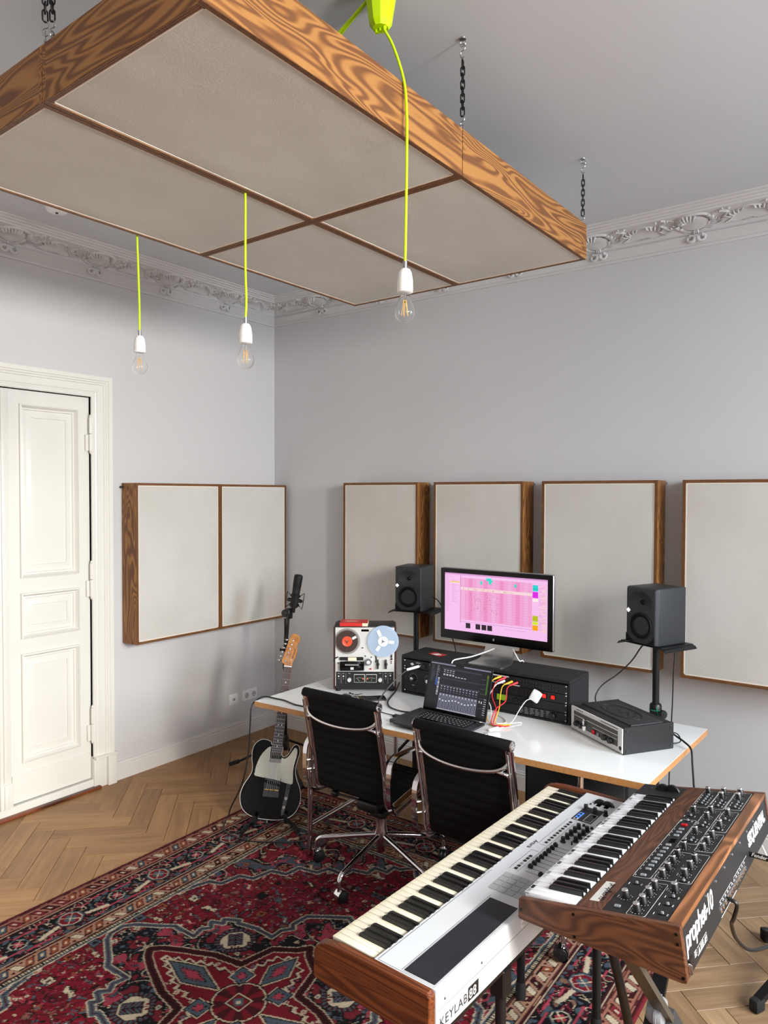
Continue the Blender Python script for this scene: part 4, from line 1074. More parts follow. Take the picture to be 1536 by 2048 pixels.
# ================================================================ MONITOR
t = thing('computer_monitor', 'aluminium desktop monitor showing a pink music arrangement, on the rack', 'monitor', (2.327, -.712, DT + RH), (0, 0, R(.2)))
mz0, mz1 = 1.048 - DT - RH, 1.439 - DT - RH
MB().rbox((-.330, .002, mz0), (.330, .028, mz1), .010, 3).obj('housing', M_alu, t, 30)
MB().rbox((-.326, -.003, mz0 + .004), (.326, .004, mz1 - .004), .008, 3, edges='y').obj('glass_front', M_gblack, t, 30)
sw, sz0, sz1 = .300, mz0 + .052, mz1 - .027
sc = MB()
def scr(b, x0, z0, x1, z1, col, y=-.0034, A=None):
    """rect in 0..1 screen space, z measured from the top"""
    sx0, sx1, t0, t1 = A; col = S(col) if isinstance(col, str) else col
    X0 = sx0 + (sx1 - sx0) * x0; X1 = sx0 + (sx1 - sx0) * x1; Z0 = t1 - (t1 - t0) * z0; Z1 = t1 - (t1 - t0) * z1
    b.quad((X0, y, Z1), (X1, y, Z1), (X1, y, Z0), (X0, y, Z0), col=col)
A = (-sw, sw, sz0, sz1)
scr(sc, 0, 0, 1, 1, '#f9c3f2', -.0031, A); scr(sc, 0, 0, 1, .012, '#c98fc4', -.0033, A); scr(sc, 0, .012, 1, .03, '#e7a4dc', -.0033, A)
scr(sc, .165, .075, .86, .80, '#f6a5d6', -.0033, A); scr(sc, .162, .03, .166, .86, '#b06a9d', -.0034, A)
for k in range(9): scr(sc, .17 + k * .077, .08, .17 + k * .077 + .038, .79, '#f092c9' if k % 2 else '#f4b2df', -.00335, A)
for k in range(17): scr(sc, .165, .08 + k * .042, .86, .082 + k * .042, '#cf7fb4', -.0035, A)
scr(sc, .165, .235, .86, .285, '#fadbe0', -.0036, A)
for k in range(60): x = .18 + random.random() * .5; scr(sc, x, .24 + random.random() * .02, x + .004, .275, random.choice(['#f3a0a8', '#e8c2b0', '#d4d0a0']), -.0037, A)
for k in range(90):
    x = .27 + .010 * int(random.random() * 28); z = .33 + .022 * int(random.random() * 15); scr(sc, x, z, x + .003, z + random.choice([.01, .018]), random.choice(['#9a4a6a', '#c46a90', '#b08050']), -.0037, A)
for r in ((.425, .05, .475, .10), (.45, .10, .475, .15), (.365, .11, .385, .165), (.695, .115, .715, .165), (.47, .085, .487, .115)): scr(sc, *r, '#25e0cf', -.0038, A)
for z0, z1, c_ in ((.10, .20, '#28d5d0'), (.155, .17, '#18b5b5'), (.21, .31, '#e020e8'), (.32, .37, '#fff0e8'), (.60, .69, '#b9c410'), (.70, .745, '#d8f020'), (.755, .84, '#f8a80c')): scr(sc, .865, z0, .915, z1, c_, -.0037, A)
for k in range(34): z = .10 + k * .0225; scr(sc, .925, z, .935 + .03 * random.random(), z + .004, random.choice(['#d98a9a', '#e9b060', '#b06080', '#f4e8c0']), -.0037, A); scr(sc, .955, z + .004, .975 + .02 * random.random(), z + .014, random.choice(['#f6dfae', '#f9c0dc', '#f2b0a0']), -.0037, A)
for x in (.175, .275, .335, .392): scr(sc, x + .045, .85, x + .092, .94, '#241020', -.0037, A)
scr(sc, .165, .83, .86, .835, '#c080b0', -.0036, A)
for k in range(40): z = .05 + k * .016; scr(sc, .015, z, .03 + .03 * random.random(), z + .004, '#dc9ad0', -.0036, A); 
for k in range(22): z = .12 + k * .018; scr(sc, .075, z, .09 + .05 * random.random(), z + .004, '#d88cc4', -.0036, A)
scr(sc, .055, .145, .155, .165, '#f5d060', -.0037, A); scr(sc, .055, .17, .155, .178, '#fff2f8', -.0037, A)
for k in range(12): scr(sc, .60 + random.random() * .2, .88, .61 + random.random() * .2 + .02, .884, '#c890bc', -.0036, A) if k < 3 else None
for k in range(14): x = .37 + k * .03; scr(sc, x, .04, x + .014, .046, '#ffe9f6', -.0036, A)
sc.obj('screen', M_screen, t, 0)
# fruit-like emblem: simple apple outline mark on the chin
ap = [(0.0085 * math.cos(a) * (1 - .12 * abs(math.sin(a)) ** 8 * (1 if math.sin(a) > 0 else .6)), .0080 * math.sin(a)) for a in [2 * PI * k / 24 for k in range(24)]]
ap = [(p[0] - (.0035 if (p[0] > .006 and abs(p[1] - .001) < .0035) else 0), p[1]) for p in ap]
MB().prism(ap, 0, .0006, TM((.0, -.0032, mz0 + .026), rx=PI / 2) @ Matrix.Scale(.72, 4)).prism([(.0, .0085), (.003, .0095), (.0045, .0135), (.001, .012)], 0, .0006, TM((.0, -.0032, mz0 + .026), rx=PI / 2) @ Matrix.Scale(.72, 4)).obj('chin_emblem', M_alu, t, 0)
# stand: bent aluminium sheet
w0 = .098; th = .006; path = bez([(.085, .20), (.072, .12), (.060, .06), (.040, .020), (.005, .004), (-.04, .0035), (-.105, .0035)], 5)
vs = []; k = len(path)
pp = [(q[0], q[1]) for q in path]
for i, (y, z) in enumerate(pp):
    a = Vector(pp[max(i - 1, 0)]); c_ = Vector(pp[min(i + 1, k - 1)]); d = (c_ - a).normalized(); nn = Vector((-d.y, d.x)) * th / 2
    wd = w0 * (.80 if i < 8 else .80 + .22 * min(1, (i - 8) / 12))
    if i > k - 3: wd *= (.985 if i == k - 2 else .94)
    for s in (-1, 1):
        for q in (-1, 1): vs.append((s * wd, y + nn.x * q, max(.0003, z + nn.y * q)))
fs = []
for i in range(k - 1):
    a = i * 4; c_ = a + 4; fs += [(a, a + 2, c_ + 2, c_), (a + 1, c_ + 1, c_ + 3, a + 3), (a, c_, c_ + 1, a + 1), (a + 2, a + 3, c_ + 3, c_ + 2)]
fs += [(0, 1, 3, 2), (4 * k - 4, 4 * k - 2, 4 * k - 1, 4 * k - 3)]
MB().add(vs, fs).obj('foot_stand', M_alu, t, 40)
MB().rbox((-.05, .024, .13), (.05, .080, .22), .004, 1).obj('hinge_block', M_alu, t, 30)

# ================================================================ LAPTOPS
t = thing('closed_laptop', 'closed dark grey laptop lying flat under the open laptop', 'laptop', (2.262, -1.19, DT), (0, 0, R(-4)))
MB().rbox((-.178, -.124, .001), (.178, .124, .0085), .012, 2, edges='z').obj('base', M_darkalu, t, 30)
MB().rbox((-.178, -.124, .0088), (.178, .124, .0152), .012, 2, edges='z').obj('lid', M_darkalu, t, 30)
for x in (-.15, .15):
    for y in (-.1, .1): MB().cyl((x, y, 0), (x, y, .0015), .008, 10).obj('foot', M_rubber, t)
LZ = DT + .0155
t = thing('open_laptop', 'open laptop showing a dark mixer screen, in front of the rack', 'laptop', (2.318, -1.112, LZ), (0, 0, R(-1.0)))
MB().rbox((-.178, -.248, .0015), (.178, .0, .0105), .012, 2, edges='z').obj('base', M_darkalu, t, 30)
MB().rbox((-.140, -.125, .0100), (.140, -.012, .0110), .004, 1, edges='z').obj('keyboard_well', M_gblack, t, 0)
kb = [o for o in C.objects if o.name.startswith('keyboard_well')][-1]
km = {}
def keycap(w, d):
    k = (round(w, 4), round(d, 4))
    if k not in km: km[k] = MB().rbox((0, 0, 0), (w, d, .0012), .0006, 1).mesh('keycap', M_blackmatte, 20)
    return km[k]
rows = [14, 14, 13, 12, 11]
for j, n_ in enumerate(rows):
    wk = .272 / n_
    for i in range(n_): link('keycap', keycap(wk - .0025, .0150), kb, (-.136 + i * wk, -.036 - j * .0186, .0110))
g = MB()
for j, n_ in enumerate(rows):
    wk = .272 / n_
    for i in range(n_): g.box((-.136 + i * wk + wk * .38, -.036 - j * .0186 + .005, .0122), (-.136 + i * wk + wk * .55, -.036 - j * .0186 + .009, .0124))
g.obj('key_legend', NT('backlit_legend').set(Base_Color=(.8, .8, .8, 1), Emission_Color=(1, 1, 1, 1), Emission_Strength=.05).m, kb, 0)
MB().rbox((-.075, -.235, .0104), (.075, -.140, .0108), .003, 1, edges='z').obj('touchpad', M_darkalu, t, 0)
tl = R(17); hinge = Matrix.Translation((0, .002, .011)) @ Matrix.Rotation(-tl, 4, 'X')
lid = MB().rbox((-.178, 0, .002), (.178, .0055, .246), .010, 2, T=hinge, edges='y').obj('screen_lid', M_darkalu, t, 30)
MB().rbox((-.176, -.0006, .004), (.176, .0008, .244), .009, 2, T=hinge, edges='y').obj('bezel', M_gblack, lid, 0)
b = MB(); A = (-.170, .170, .016, .240)
def s2_(x0, z0, x1, z1, c_, y=-.0012): scr(b, x0, z0, x1, z1, c_, y, A)
s2_(0, 0, 1, 1, '#14151d', -.0010); s2_(0, 0, 1, .028, '#8f8fa6'); s2_(.42, 0, .56, .045, '#050505', -.0013)
s2_(.20, .06, .86, .985, '#1b1c26'); s2_(.20, .09, .86, .12, '#39394a', -.0013); s2_(.20, .30, .86, .325, '#343446', -.0013); s2_(.20, .46, .86, .48, '#55566a', -.0013)
for k in range(12):
    x = .215 + k * .053
    s2_(x, .49, x + .045, .62, '#23242f', -.0013); s2_(x, .64, x + .046, .955, '#7d7e92', -.0013); s2_(x + .018, .70, x + .028, .945, '#15151c', -.0014); s2_(x + .013, .76 + .02 * math.sin(k), x + .033, .79 + .02 * math.sin(k), '#e8e8ee', -.0015)
    s2_(x + .015, .655, x + .031, .675, '#e0e0e8', -.0014); s2_(x + .012, .53, x + .034, .55, '#9a9ab0', -.0014); s2_(x + .012, .58, x + .034, .595, '#6a6a80', -.0014); s2_(x + .01, .335, x + .014, .45, '#08080c', -.0014)
    s2_(x + .012, .485, x + .03, .498, '#f0f0f4', -.0015)
s2_(.205, .962, .855, .985, '#b6b6c4', -.0013)
for k in range(4):
    x = .235 + k * .05; s2_(x, .13, x + .03, .142, '#d8d8e2', -.0014); s2_(x, .17, x + .03, .182, '#b8b8c8', -.0014); s2_(x, .215, x + .032, .25, '#c4c4d0', -.0014); s2_(x + .2, .245, x + .232, .262, '#d0d0dc', -.0014)
for k in range(18):
    s2_(.03, .06 + k * .02, .05 + .05 * random.random(), .066 + k * .02, '#5a5c70', -.0013); s2_(.115, .06 + k * .02, .13 + .04 * random.random(), .068 + k * .02, '#8a8ca0', -.0013)
for k in range(5): s2_(.12, .35 + k * .03, .145, .372 + k * .03, '#2f5fd0', -.0014); 
for k in range(12): s2_(.155, .32 + k * .032, .185, .342 + k * .032, '#a8a8b8' if k % 3 else '#e4e4ee', -.0014)
for k in range(7): s2_(.87, .20 + k * .10, .94, .204 + k * .1, '#7a7a8e', -.0013); s2_(.875, .65, .888, .69, '#f0f0f0', -.0014); s2_(.91, .655, .923, .70, '#f0f0f0', -.0014)
s2_(.955, .10, .961, .52, '#3c8a28', -.0014); s2_(.968, .10, .974, .50, '#66a820', -.0014); s2_(.955, .10, .961, .16, '#c8b020', -.0015)
for k in range(8): s2_(.95, .60 + k * .045, .985, .615 + k * .045, '#b8b8c8', -.0014)
s2_(0, .99, 1, 1, '#05060a', -.0013)
b.v = [tuple(hinge @ Vector(v)) for v in b.v]; b.obj('screen', M_screen2, lid, 0)

# ================================================================ AMPLIFIER ON THE DESK
t = thing('stereo_amplifier', 'black amplifier box with silver front and oval relief lid at the right desk end', 'amplifier', (2.972, -.966, DT), (0, 0, R(-34)))
AW, AD, AH = .187, .262, .113
MB().rbox((-AW, .004, .002), (AW, AD, AH), .003, 2).obj('housing', M_leather, t, 30)
MB().rbox((-AW - .002, .002, .0), (-AW + .010, AD + .001, AH + .0015), .002, 1).obj('side_panel', M_leather, t, 30)
sp_ = MB().rbox((AW - .010, .002, .0), (AW + .002, AD + .001, AH + .0015), .002, 1).obj('side_panel', M_leather, t, 30)
for y in (.018, AD - .016):
    for z in (.014, AH - .014): MB().lathe([(0, .004), (.0045, .003), (.0065, 0)][::-1], 12, TM((AW + .002, y, z), ry=PI / 2)).obj('screw', M_grey, sp_, 40)
lid = MB().rbox((-AW + .012, .050, AH - .004), (AW - .012, AD - .045, AH + .006), .003, 2).obj('lid', pbr('faded_black_vinyl', '#29282a', .62, bump=.4, bscale=220), t, 30)
e = MB()
for k_, rr_ in ((0, (.125, .062)), (1, (.117, .056))): e.tube([(rr_[0] * math.cos(a), .134 + rr_[1] * math.sin(a), AH + .0062) for a in [2 * PI * i / 48 for i in range(48)]], .0012, 6, closed=True)
for k_ in range(26):
    a = 2 * PI * k_ / 26; e.ell((.104 * math.cos(a) * .8, .134 + .046 * math.sin(a), AH + .006), (.006, .004, .0016), 8, 4)
e.tube(bez([(-.05, .118, AH + .006), (-.02, .15, AH + .006), (.0, .125, AH + .006), (.03, .150, AH + .006), (.06, .128, AH + .006)], 5), .0022, 6)
e.obj('lid_relief', M_leather, lid, 60)
fp = MB().rbox((-AW + .002, -.004, .006), (AW - .002, .004, AH - .002), .001, 1).obj('front_frame', M_silver, t, 20)
MB().box((-AW + .026, -.0052, .028), (AW - .030, -.003, .094)).obj('dial_field', pbr('smoked_front_panel', '#3a3936', .35), fp, 0)
g = MB(); g.box((-AW + .026, -.0060, .074), (AW - .030, -.0050, .0765)); g.box((-.02, -.0060, .056), (AW - .034, -.0050, .058)); g.obj('scale_line', M_silver, fp, 0)
g = MB(); [g.box((.04 + k * .010, -.0050, .1015), (.0465 + k * .010, -.0038, .1055)) for k in range(12)]; [g.box((-.14 + k * .008, -.0050, .1015), (-.1355 + k * .008, -.0038, .1055)) for k in range(6)]; g.obj('front_print', M_grey, fp, 0)
for x in (-.135, -.098, .112, .070): MB().lathe([(0, .016), (.0095, .016), (.0115, .013), (.0115, .010), (.0135, .006), (.0135, 0)][::-1], 20, TM((x, -.005, .040), rx=PI / 2)).obj('control_knob', M_blackplastic, fp, 25)
MB().rbox((-.074, -.022, .052), (-.062, -.005, .080), .003, 2).obj('lever_switch', M_chrome, fp, 30)
MB().rbox((-.078, -.020, .026), (-.066, -.005, .046), .003, 2, T=None).obj('lever_switch', M_white, fp, 30)
MB().rbox((-.016, -.014, .030), (.000, -.005, .048), .002, 1).obj('red_push_button', M_red, fp, 0)
MB().rbox((.018, -.012, .030), (.030, -.005, .044), .002, 1).obj('grey_push_button', M_btn, fp, 0)
MB().lathe([(0, .0015), (.007, .0015), (.009, 0)][::-1], 16, TM((AW - .014, -.004, .026), rx=PI / 2)).obj('phones_jack', M_gblack, fp, 30)

# ================================================================ SMALL THINGS ON THE DESK
t = thing('key_bunch', 'bunch of brass and steel keys on a ring, behind the left chair back', 'keys', (1.68, -1.085, DT))
rg = MB().tube([(.016 * math.cos(a), .016 * math.sin(a), .004 + .002 * math.sin(2 * a)) for a in [2 * PI * k / 18 for k in range(18)]], .0012, 6, closed=True).obj('ring', M_steel, t, 60)
for k, (a, m) in enumerate(((20, M_brass), (48, M_brass), (0, M_brass), (-25, M_steel), (75, M_steel), (150, M_grey), (190, M_steel))):
    Q = Matrix.Rotation(R(a), 4, 'Z') @ Matrix.Translation((.014, 0, .003 + .0025 * k)) @ Matrix.Rotation(R(-3 + k), 4, 'Y')
    b = MB().lathe([(.004, 0), (.011, 0), (.011, .002), (.004, .002)], 16, Q @ Matrix.Translation((.006, 0, 0))); b.box((.014, -.0035, 0), (.048, .0035, .002), Q)
    for q in range(4): b.box((.022 + q * .006, .003, 0), (.025 + q * .006, .0055, .002), Q)
    b.obj('key', m, t, 30)
b = MB().rbox((-.075, -.018, .0), (-.02, .012, .009), .004, 2); b.obj('leather_fob', M_leather, t, 30)
t = thing('phone', 'black phone lying on the desk under the grey cable, behind the left chair', 'phone', (1.775, -1.045, DT), (0, 0, R(46)))
MB().rbox((-.073, -.036, .0), (.073, .036, .009), .006, 2, edges='z').obj('body', M_blackplastic, t, 30)
MB().rbox((-.070, -.033, .0088), (.070, .033, .0094), .005, 1, edges='z').obj('glass', M_gblack, t, 0)
MB().rbox((.030, .034, .002), (.055, .0375, .008), .001, 1).obj('red_edge', M_red, t, 0)

# cables on and around the desk
M_cg = cablemat('grey_brown_cable', '#4a443d')
cable('instrument_cable', [(1.93, -1.19, .746), (1.86, -1.10, .756), (1.845, -1.00, .80), (1.872, -.945, .850), (1.905, -.895, .892)], .0034, M_cg, 'grey cable rising from the desk to the white plug in the interface')
t = thing('jack_plug', 'white barrel plug pushed into the audio interface', 'plug', (0, 0, 0))
MB().cyl((1.900, -.900, .889), (1.948, -.852, .906), .0075, 14).obj('barrel', M_white, t, 30)
MB().cyl((1.946, -.854, .905), (1.958, -.842, .909), .0055, 12).obj('tip', M_steel, t, 30)
cable('instrument_cable', [(1.800, -.825, .79), (1.800, -.86, .750), (1.835, -.95, .7455), (1.880, -1.045, .7455), (1.945, -1.115, .7455), (2.02, -1.138, .7455), (2.075, -1.13, .7455)], .0038, M_cb, 'thick black cable curving from the rack to the laptops')
t = thing('usb_cable', 'thin black cable with a plug at the left edge of the closed laptop', 'cable')
MB().tube(bez([(1.86, -1.22, .7435), (1.93, -1.205, .7435), (1.99, -1.21, .7435), (2.045, -1.215, .745)], 6), .0022, 8).obj('lead', M_cb, t, 60)
MB().rbox((2.040, -1.230, .7405), (2.078, -1.200, .7495), .002, 1).obj('plug', M_blackplastic, t, 30)
cable('instrument_cable', [(1.70, -1.375, .7455), (1.616, -1.372, .7455), (1.524, -1.377, .7455), (1.434, -1.356, .7455), (1.367, -1.358, .7455), (1.300, -1.362, .7455), (1.284, -1.395, .742), (1.285, -1.455, .715), (1.287, -1.468, .62), (1.280, -1.478, .45), (1.255, -1.500, .30), (1.16, -1.49, .15), (1.06, -1.42, .050), (1.06, -1.45, .017), (1.12, -1.500, .016), (1.214, -1.515, .016), (1.319, -1.50, .016), (1.424, -1.435, .016), (1.54, -1.331, .016), (1.560, -1.20, .016), (1.50, -1.08, .016), (1.40, -1.05, .016)], .0040, M_cb, 'long black cable hanging over the left desk corner and looping by the guitar', 8)
PLUGS = [((2.437, -.842, .924), 'y', (2.492, -1.050, .746), 'upper left yellow', -.030), ((2.463, -.842, .922), 'r', (2.520, -1.055, .748), 'upper right red', .004), ((2.458, -.842, .905), 'w', (2.505, -1.052, .750), 'white', -.012), ((2.500, -.842, .908), 'y', (2.525, -1.048, .754), 'lower left yellow', .010), ((2.528, -.842, .907), 'r', (2.512, -1.062, .752), 'lower right red', .012)]
for (p, c_, e_, nm, off) in PLUGS:
    m = {'y': M_cy, 'r': M_cr, 'w': M_cw}[c_]
    t = thing('patch_cable', nm + ' patch lead from the jack field down to the desk', 'cable', p, group='coloured patch leads')
    q = [Vector((-.016, -.030, -.006)), Vector((-.028, -.058, -.022)), Vector((-.030 + off, -.095, -.075)), Vector(e_) - Vector(p) + Vector((-.030 + off, .055, .055)), Vector(e_) - Vector(p) + Vector((-.012, .0, .004)), Vector(e_) - Vector(p) + Vector((.030, -.006, .0)), Vector(e_) - Vector(p) + Vector((.055, .030, -.001))]
    MB().tube(bez(q, 7), .0026, 8).obj('lead', m, t, 60)
    MB().cyl((.0, -.002, 0), (-.020, -.036, -.009), .0062, 12, r2=.0042).obj('plug_sleeve', m, t, 40)
t = thing('power_adapter', 'white cube power plug hanging in front of the black rack, on a white lead', 'adapter', (2.635, -.865, .862), (R(8), R(28), R(12)))
MB().rbox((-.024, -.014, -.026), (.024, .014, .026), .006, 3).obj('body', M_white, t, 35)
MB().rbox((-.012, -.008, .024), (.014, .008, .030), .003, 2).obj('cap', M_white, t, 35)
t2 = thing('charging_cable', 'white lead running from the cube plug to the white pile of cable by the laptop', 'cable')
MB().tube(bez([(2.625, -.882, .852), (2.602, -.90, .842), (2.585, -.935, .805), (2.575, -.99, .760), (2.560, -1.05, .746), (2.545, -1.08, .7445)], 6), .0022, 8).obj('lead', M_cw, t2, 60)
MB().cyl((2.545, -1.08, .747), (2.528, -1.14, .747), .0062, 12).obj('connector', M_white, t2, 40)
t2 = thing('cable_adapter', 'small white cable adapter lying beside the open laptop', 'adapter', (2.565, -1.165, DT + .0005), (0, 0, R(50)))
MB().rbox((-.030, -.015, 0), (.030, .015, .010), .004, 2).obj('body', M_white, t2, 35)
MB().tube(bez([(-.030, 0, .005), (-.055, -.006, .004), (-.085, .005, .003)], 5), .0026, 8).obj('lead', M_cw, t2, 60)
cable('white_cable', [(2.37, -.90, .744), (2.44, -.895, .744), (2.50, -.93, .744), (2.535, -.985, .744), (2.505, -1.02, .744), (2.45, -1.03, .744), (2.43, -1.06, .744)], .0028, M_cw, 'white cable coiled on the desk between laptop and rack')
cable('white_cable', [(2.45, -1.045, .750), (2.50, -1.05, .750), (2.56, -1.00, .749), (2.585, -.955, .746), (2.60, -.94, .744)], .0028, M_cw, 'short white cable end lying across the coil beside the laptop')
cable('display_cable', [(2.31, -.672, 1.02), (2.27, -.70, 1.0), (2.21, -.745, .975), (2.165, -.790, .966), (2.150, -.825, .962), (2.148, -.842, .945), (2.148, -.845, .900), (2.148, -.846, .84), (2.19, -.88, .775), (2.22, -.93, .7445)], .0036, M_cw, 'white cable from behind the monitor over the rack edge')
cable('display_cable', [(2.40, -.672, 1.06), (2.425, -.655, 1.00), (2.440, -.640, .965), (2.442, -.60, .957), (2.442, -.585, .90), (2.44, -.575, .78)], .0034, M_cw, 'white cable dropping behind the right side of the monitor foot')
cable('speaker_cable', [(1.60, -.23, 1.20), (1.66, -.20, 1.16), (1.74, -.26, 1.10), (1.84, -.36, 1.02), (1.93, -.44, .93), (1.95, -.47, .82), (1.95, -.46, .60)], .0034, M_cb, 'black cable curving down to the right of the left speaker')
cable('speaker_cable', [(3.03, -.40, 1.11), (3.0, -.42, 1.07), (2.96, -.44, 1.00), (2.90, -.47, .93), (2.84, -.52, .875), (2.82, -.56, .82), (2.83, -.54, .76)], .0036, M_cb, 'black cable hanging left of the right speaker stand behind the amplifier')
cable('speaker_cable', [(3.12, -.34, 1.15), (3.148, -.36, 1.08), (3.150, -.385, .95), (3.148, -.39, .80), (3.14, -.385, .60), (3.13, -.37, .3), (3.13, -.36, .05)], .0030, M_cb, 'thin black cable running down the right speaker stand pole')
cable('amplifier_cable', [(3.235, -.80, .80), (3.27, -.79, .775), (3.31, -.81, .762), (3.345, -.845, .748), (3.358, -.875, .70), (3.372, -.90, .60), (3.385, -.90, .45), (3.39, -.88, .25), (3.38, -.84, .012), (3.34, -.70, .006)], .0042, M_cb, 'thick black cable leaving the amplifier over the right desk edge to the floor')
cable('amplifier_cable', [(3.225, -.79, .79), (3.265, -.755, .775), (3.285, -.78, .752), (3.262, -.81, .747), (3.245, -.80, .7445)], .0026, M_cb, 'small black cable loop behind the amplifier corner')

# ================================================================ GUITAR
def frame(o, up, nrm):
    u = Vector(up).normalized(); z = Vector(nrm); z = (z - u * z.dot(u)).normalized(); x = u.cross(z)
    return Matrix.Translation(o) @ Matrix((x, u, z)).transposed().to_4x4()
GM = frame((1.245, -1.302, .036), (-.118, .318, .95), (.66, -.75, .1)) @ Matrix.Scale(1.045, 4)
t = thing('electric_guitar', 'black electric guitar with cream pickguard and amber headstock, leaning at the desk corner', 'guitar'); t.matrix_world = GM
BODY = [(0, 0), (.05, .002), (.10, .014), (.138, .042), (.158, .085), (.161, .125), (.150, .17), (.130, .208), (.118, .240), (.115, .275), (.121, .315), (.127, .350), (.120, .380), (.104, .392), (.088, .382), (.076, .358), (.064, .335), (.048, .322), (.034, .326), (.029, .340), (.029, .372), (-.029, .380), (-.034, .392), (-.060, .402), (-.090, .400), (-.118, .378), (-.130, .345), (-.127, .300), (-.118, .262), (-.117, .232), (-.130, .200), (-.150, .162), (-.161, .120), (-.157, .080), (-.138, .040), (-.10, .014), (-.05, .002)]
def smooth_poly(pts, n=3):
    P = [Vector((p[0], p[1], 0)) for p in pts]; k = len(P); out = []
    for i in range(k):
        a, b, c, d = P[i - 1], P[i], P[(i + 1) % k], P[(i + 2) % k]
        for q in range(n):
            s = q / n; v = .5 * ((2 * b) + (c - a) * s + (2 * a - 5 * b + 4 * c - d) * s * s + (3 * b - 3 * c + d - a) * s ** 3); out.append((v.x, v.y))
    return out
BS = smooth_poly(BODY)
MB().prism(BS, -.042, 0, bevel=.0025).obj('body', M_gblack, t, 30)
for z in (-.001, -.041): MB().tube([(p[0] * .992, .002 + p[1] * .992, z) for p in BS], .0016, 5, closed=True, up=(0, 0, 1)).obj('binding', M_white, t, 60)
PG = [(-.094, .212), (-.100, .230), (-.098, .262), (-.084, .310), (-.060, .348), (-.031, .368), (-.029, .306), (.029, .306), (.031, .318), (.048, .312), (.068, .326), (.086, .356), (.098, .374), (.112, .362), (.111, .325), (.104, .285), (.103, .250), (.106, .225), (.108, .200), (.102, .186), (.060, .192), (.045, .196), (.0, .204)]
pgo = MB().prism(smooth_poly(PG, 2), 0, .0024, bevel=.0006).obj('pickguard', M_pick, t, 25)
for p in ((-.086, .218), (-.090, .262), (-.060, .335), (.040, .300), (.094, .350), (.102, .275), (.098, .192), (.02, .208)): MB().cyl((p[0], p[1], .0022), (p[0], p[1], .0032), .0026, 10).obj('pickguard_screw', M_steel, pgo)
NUT, SAD = .800, .150
nk = MB(); nk.prism([(-.0285, .325), (.0285, .325), (.0215, NUT + .004), (-.0215, NUT + .004)], -.014, .0015, bevel=.001); nk.obj('neck', M_maple, t, 20)
MB().prism([(-.0280, .323), (.0280, .323), (.0210, NUT), (-.0210, NUT)], .0015, .0072, bevel=.0006).obj('fretboard', M_rose, t, 20)
for k in range(1, 22 if True else 0):
    y = NUT - (NUT - SAD) * (1 - 2 ** (-k / 12)); w = .0210 + (.0280 - .0210) * (NUT - y) / (NUT - .323)
    MB().cyl((-w, y, .0072), (w, y, .0072), .0008, 6).obj('fret', M_steel, t, 60)
for k in (3, 5, 7, 9, 12, 15, 17, 19):
    y = NUT - (NUT - SAD) * (1 - (2 ** (-k / 12) + 2 ** (-(k - 1) / 12)) / 2)
    for x in ((-.009, .009) if k == 12 else (0,)): MB().cyl((x, y, .0070), (x, y, .0076), .0030, 12).obj('inlay_dot', M_white, t)
MB().box((-.0212, NUT - .001, .0015), (.0212, NUT + .004, .0092)).obj('nut', M_white, t, 0)
HS = [(-.0215, .750), (.0215, .750), (.024, .775), (.034, .805), (.043, .840), (.045, .868), (.040, .895), (.040, .905), (.050, .925), (.054, .945), (.048, .966), (.030, .982), (.010, .984), (-.004, .972), (-.012, .945), (-.020, .905), (-.028, .860), (-.036, .815), (-.041, .785), (-.036, .770), (-.024, .766)]
HS = [(x * .92, NUT + .002 + (y - .750) * .79) for x, y in HS]
MB().prism(smooth_poly(HS, 2), -.014, -.001, bevel=.0012).obj('headstock', M_maple, t, 25)
for k in range(6):
    y = NUT + .032 + k * .0235; x = -.0185 + k * .0058
    b = MB().cyl((x, y, -.002), (x, y, .014), .0030, 10); b.cyl((x, y, -.002), (x, y, .0005), .0055, 12); hd_ = b.obj('tuning_post', M_chrome, t)
    b = MB().cyl((x - .014, y, -.018), (x - .032, y + .001, -.018), .0030, 8); b.ell((x - .038, y + .001, -.018), (.0085, .006, .0035), 10, 6); b.box((x - .012, y - .008, -.024), (x + .008, y + .008, -.014)); b.obj('tuner_button', M_chrome, hd_)
    xs = -.0165 + k * .0066; xb = -.026 + k * .0104
    MB().tube([(xb, SAD, .0125), (xs, NUT + .001, .0092), (x, y, .006)], .00030 + .00006 * (5 - k), 5).obj('string', M_steel, t, 60)
MB().tube(bez([(.018 + .002 * (q % 2) * (1 if q % 4 < 2 else 2) + q * .0011, NUT + .048 + q * .006, .0004) for q in range(10)], 3), .0013, 6).obj('script_logo', M_panel, t)
MB().cyl((.014, NUT + .040, -.001), (.014, NUT + .040, .003), .004, 10).obj('string_tree', M_steel, t)
BY = .052
br = MB(); br.box((-.042, .062 + BY, 0), (.042, .160 + BY, .0014))
for x in (-.042, .0405): br.box((x, .062 + BY, 0), (x + .0015, .160 + BY, .008))
br.box((-.042, .062 + BY, 0), (.042, .0635 + BY, .008)); bo = br.obj('bridge_plate', M_grey, t, 0)
for x in (-.026, 0, .026): MB().cyl((x - .011, SAD, .009), (x + .011, SAD, .009), .0045, 10).obj('saddle', M_brass, bo)
b = MB().prism(smooth_poly([(-.036, .132 + BY), (.034, .118 + BY), (.036, .130 + BY), (-.032, .147 + BY)], 3), .0014, .0085); b.obj('bridge_pickup', M_gblack, bo, 20)
MB().rbox((-.032, .288, .0024), (.032, .308, .0125), .009, 3, edges='z').obj('neck_pickup', M_chrome, t, 30)
cp = MB().prism(smooth_poly([(.066, .040), (.081, .038), (.098, .172), (.096, .188), (.082, .190), (.078, .178)], 2), 0, .0016).obj('control_plate', M_grey, t, 20)
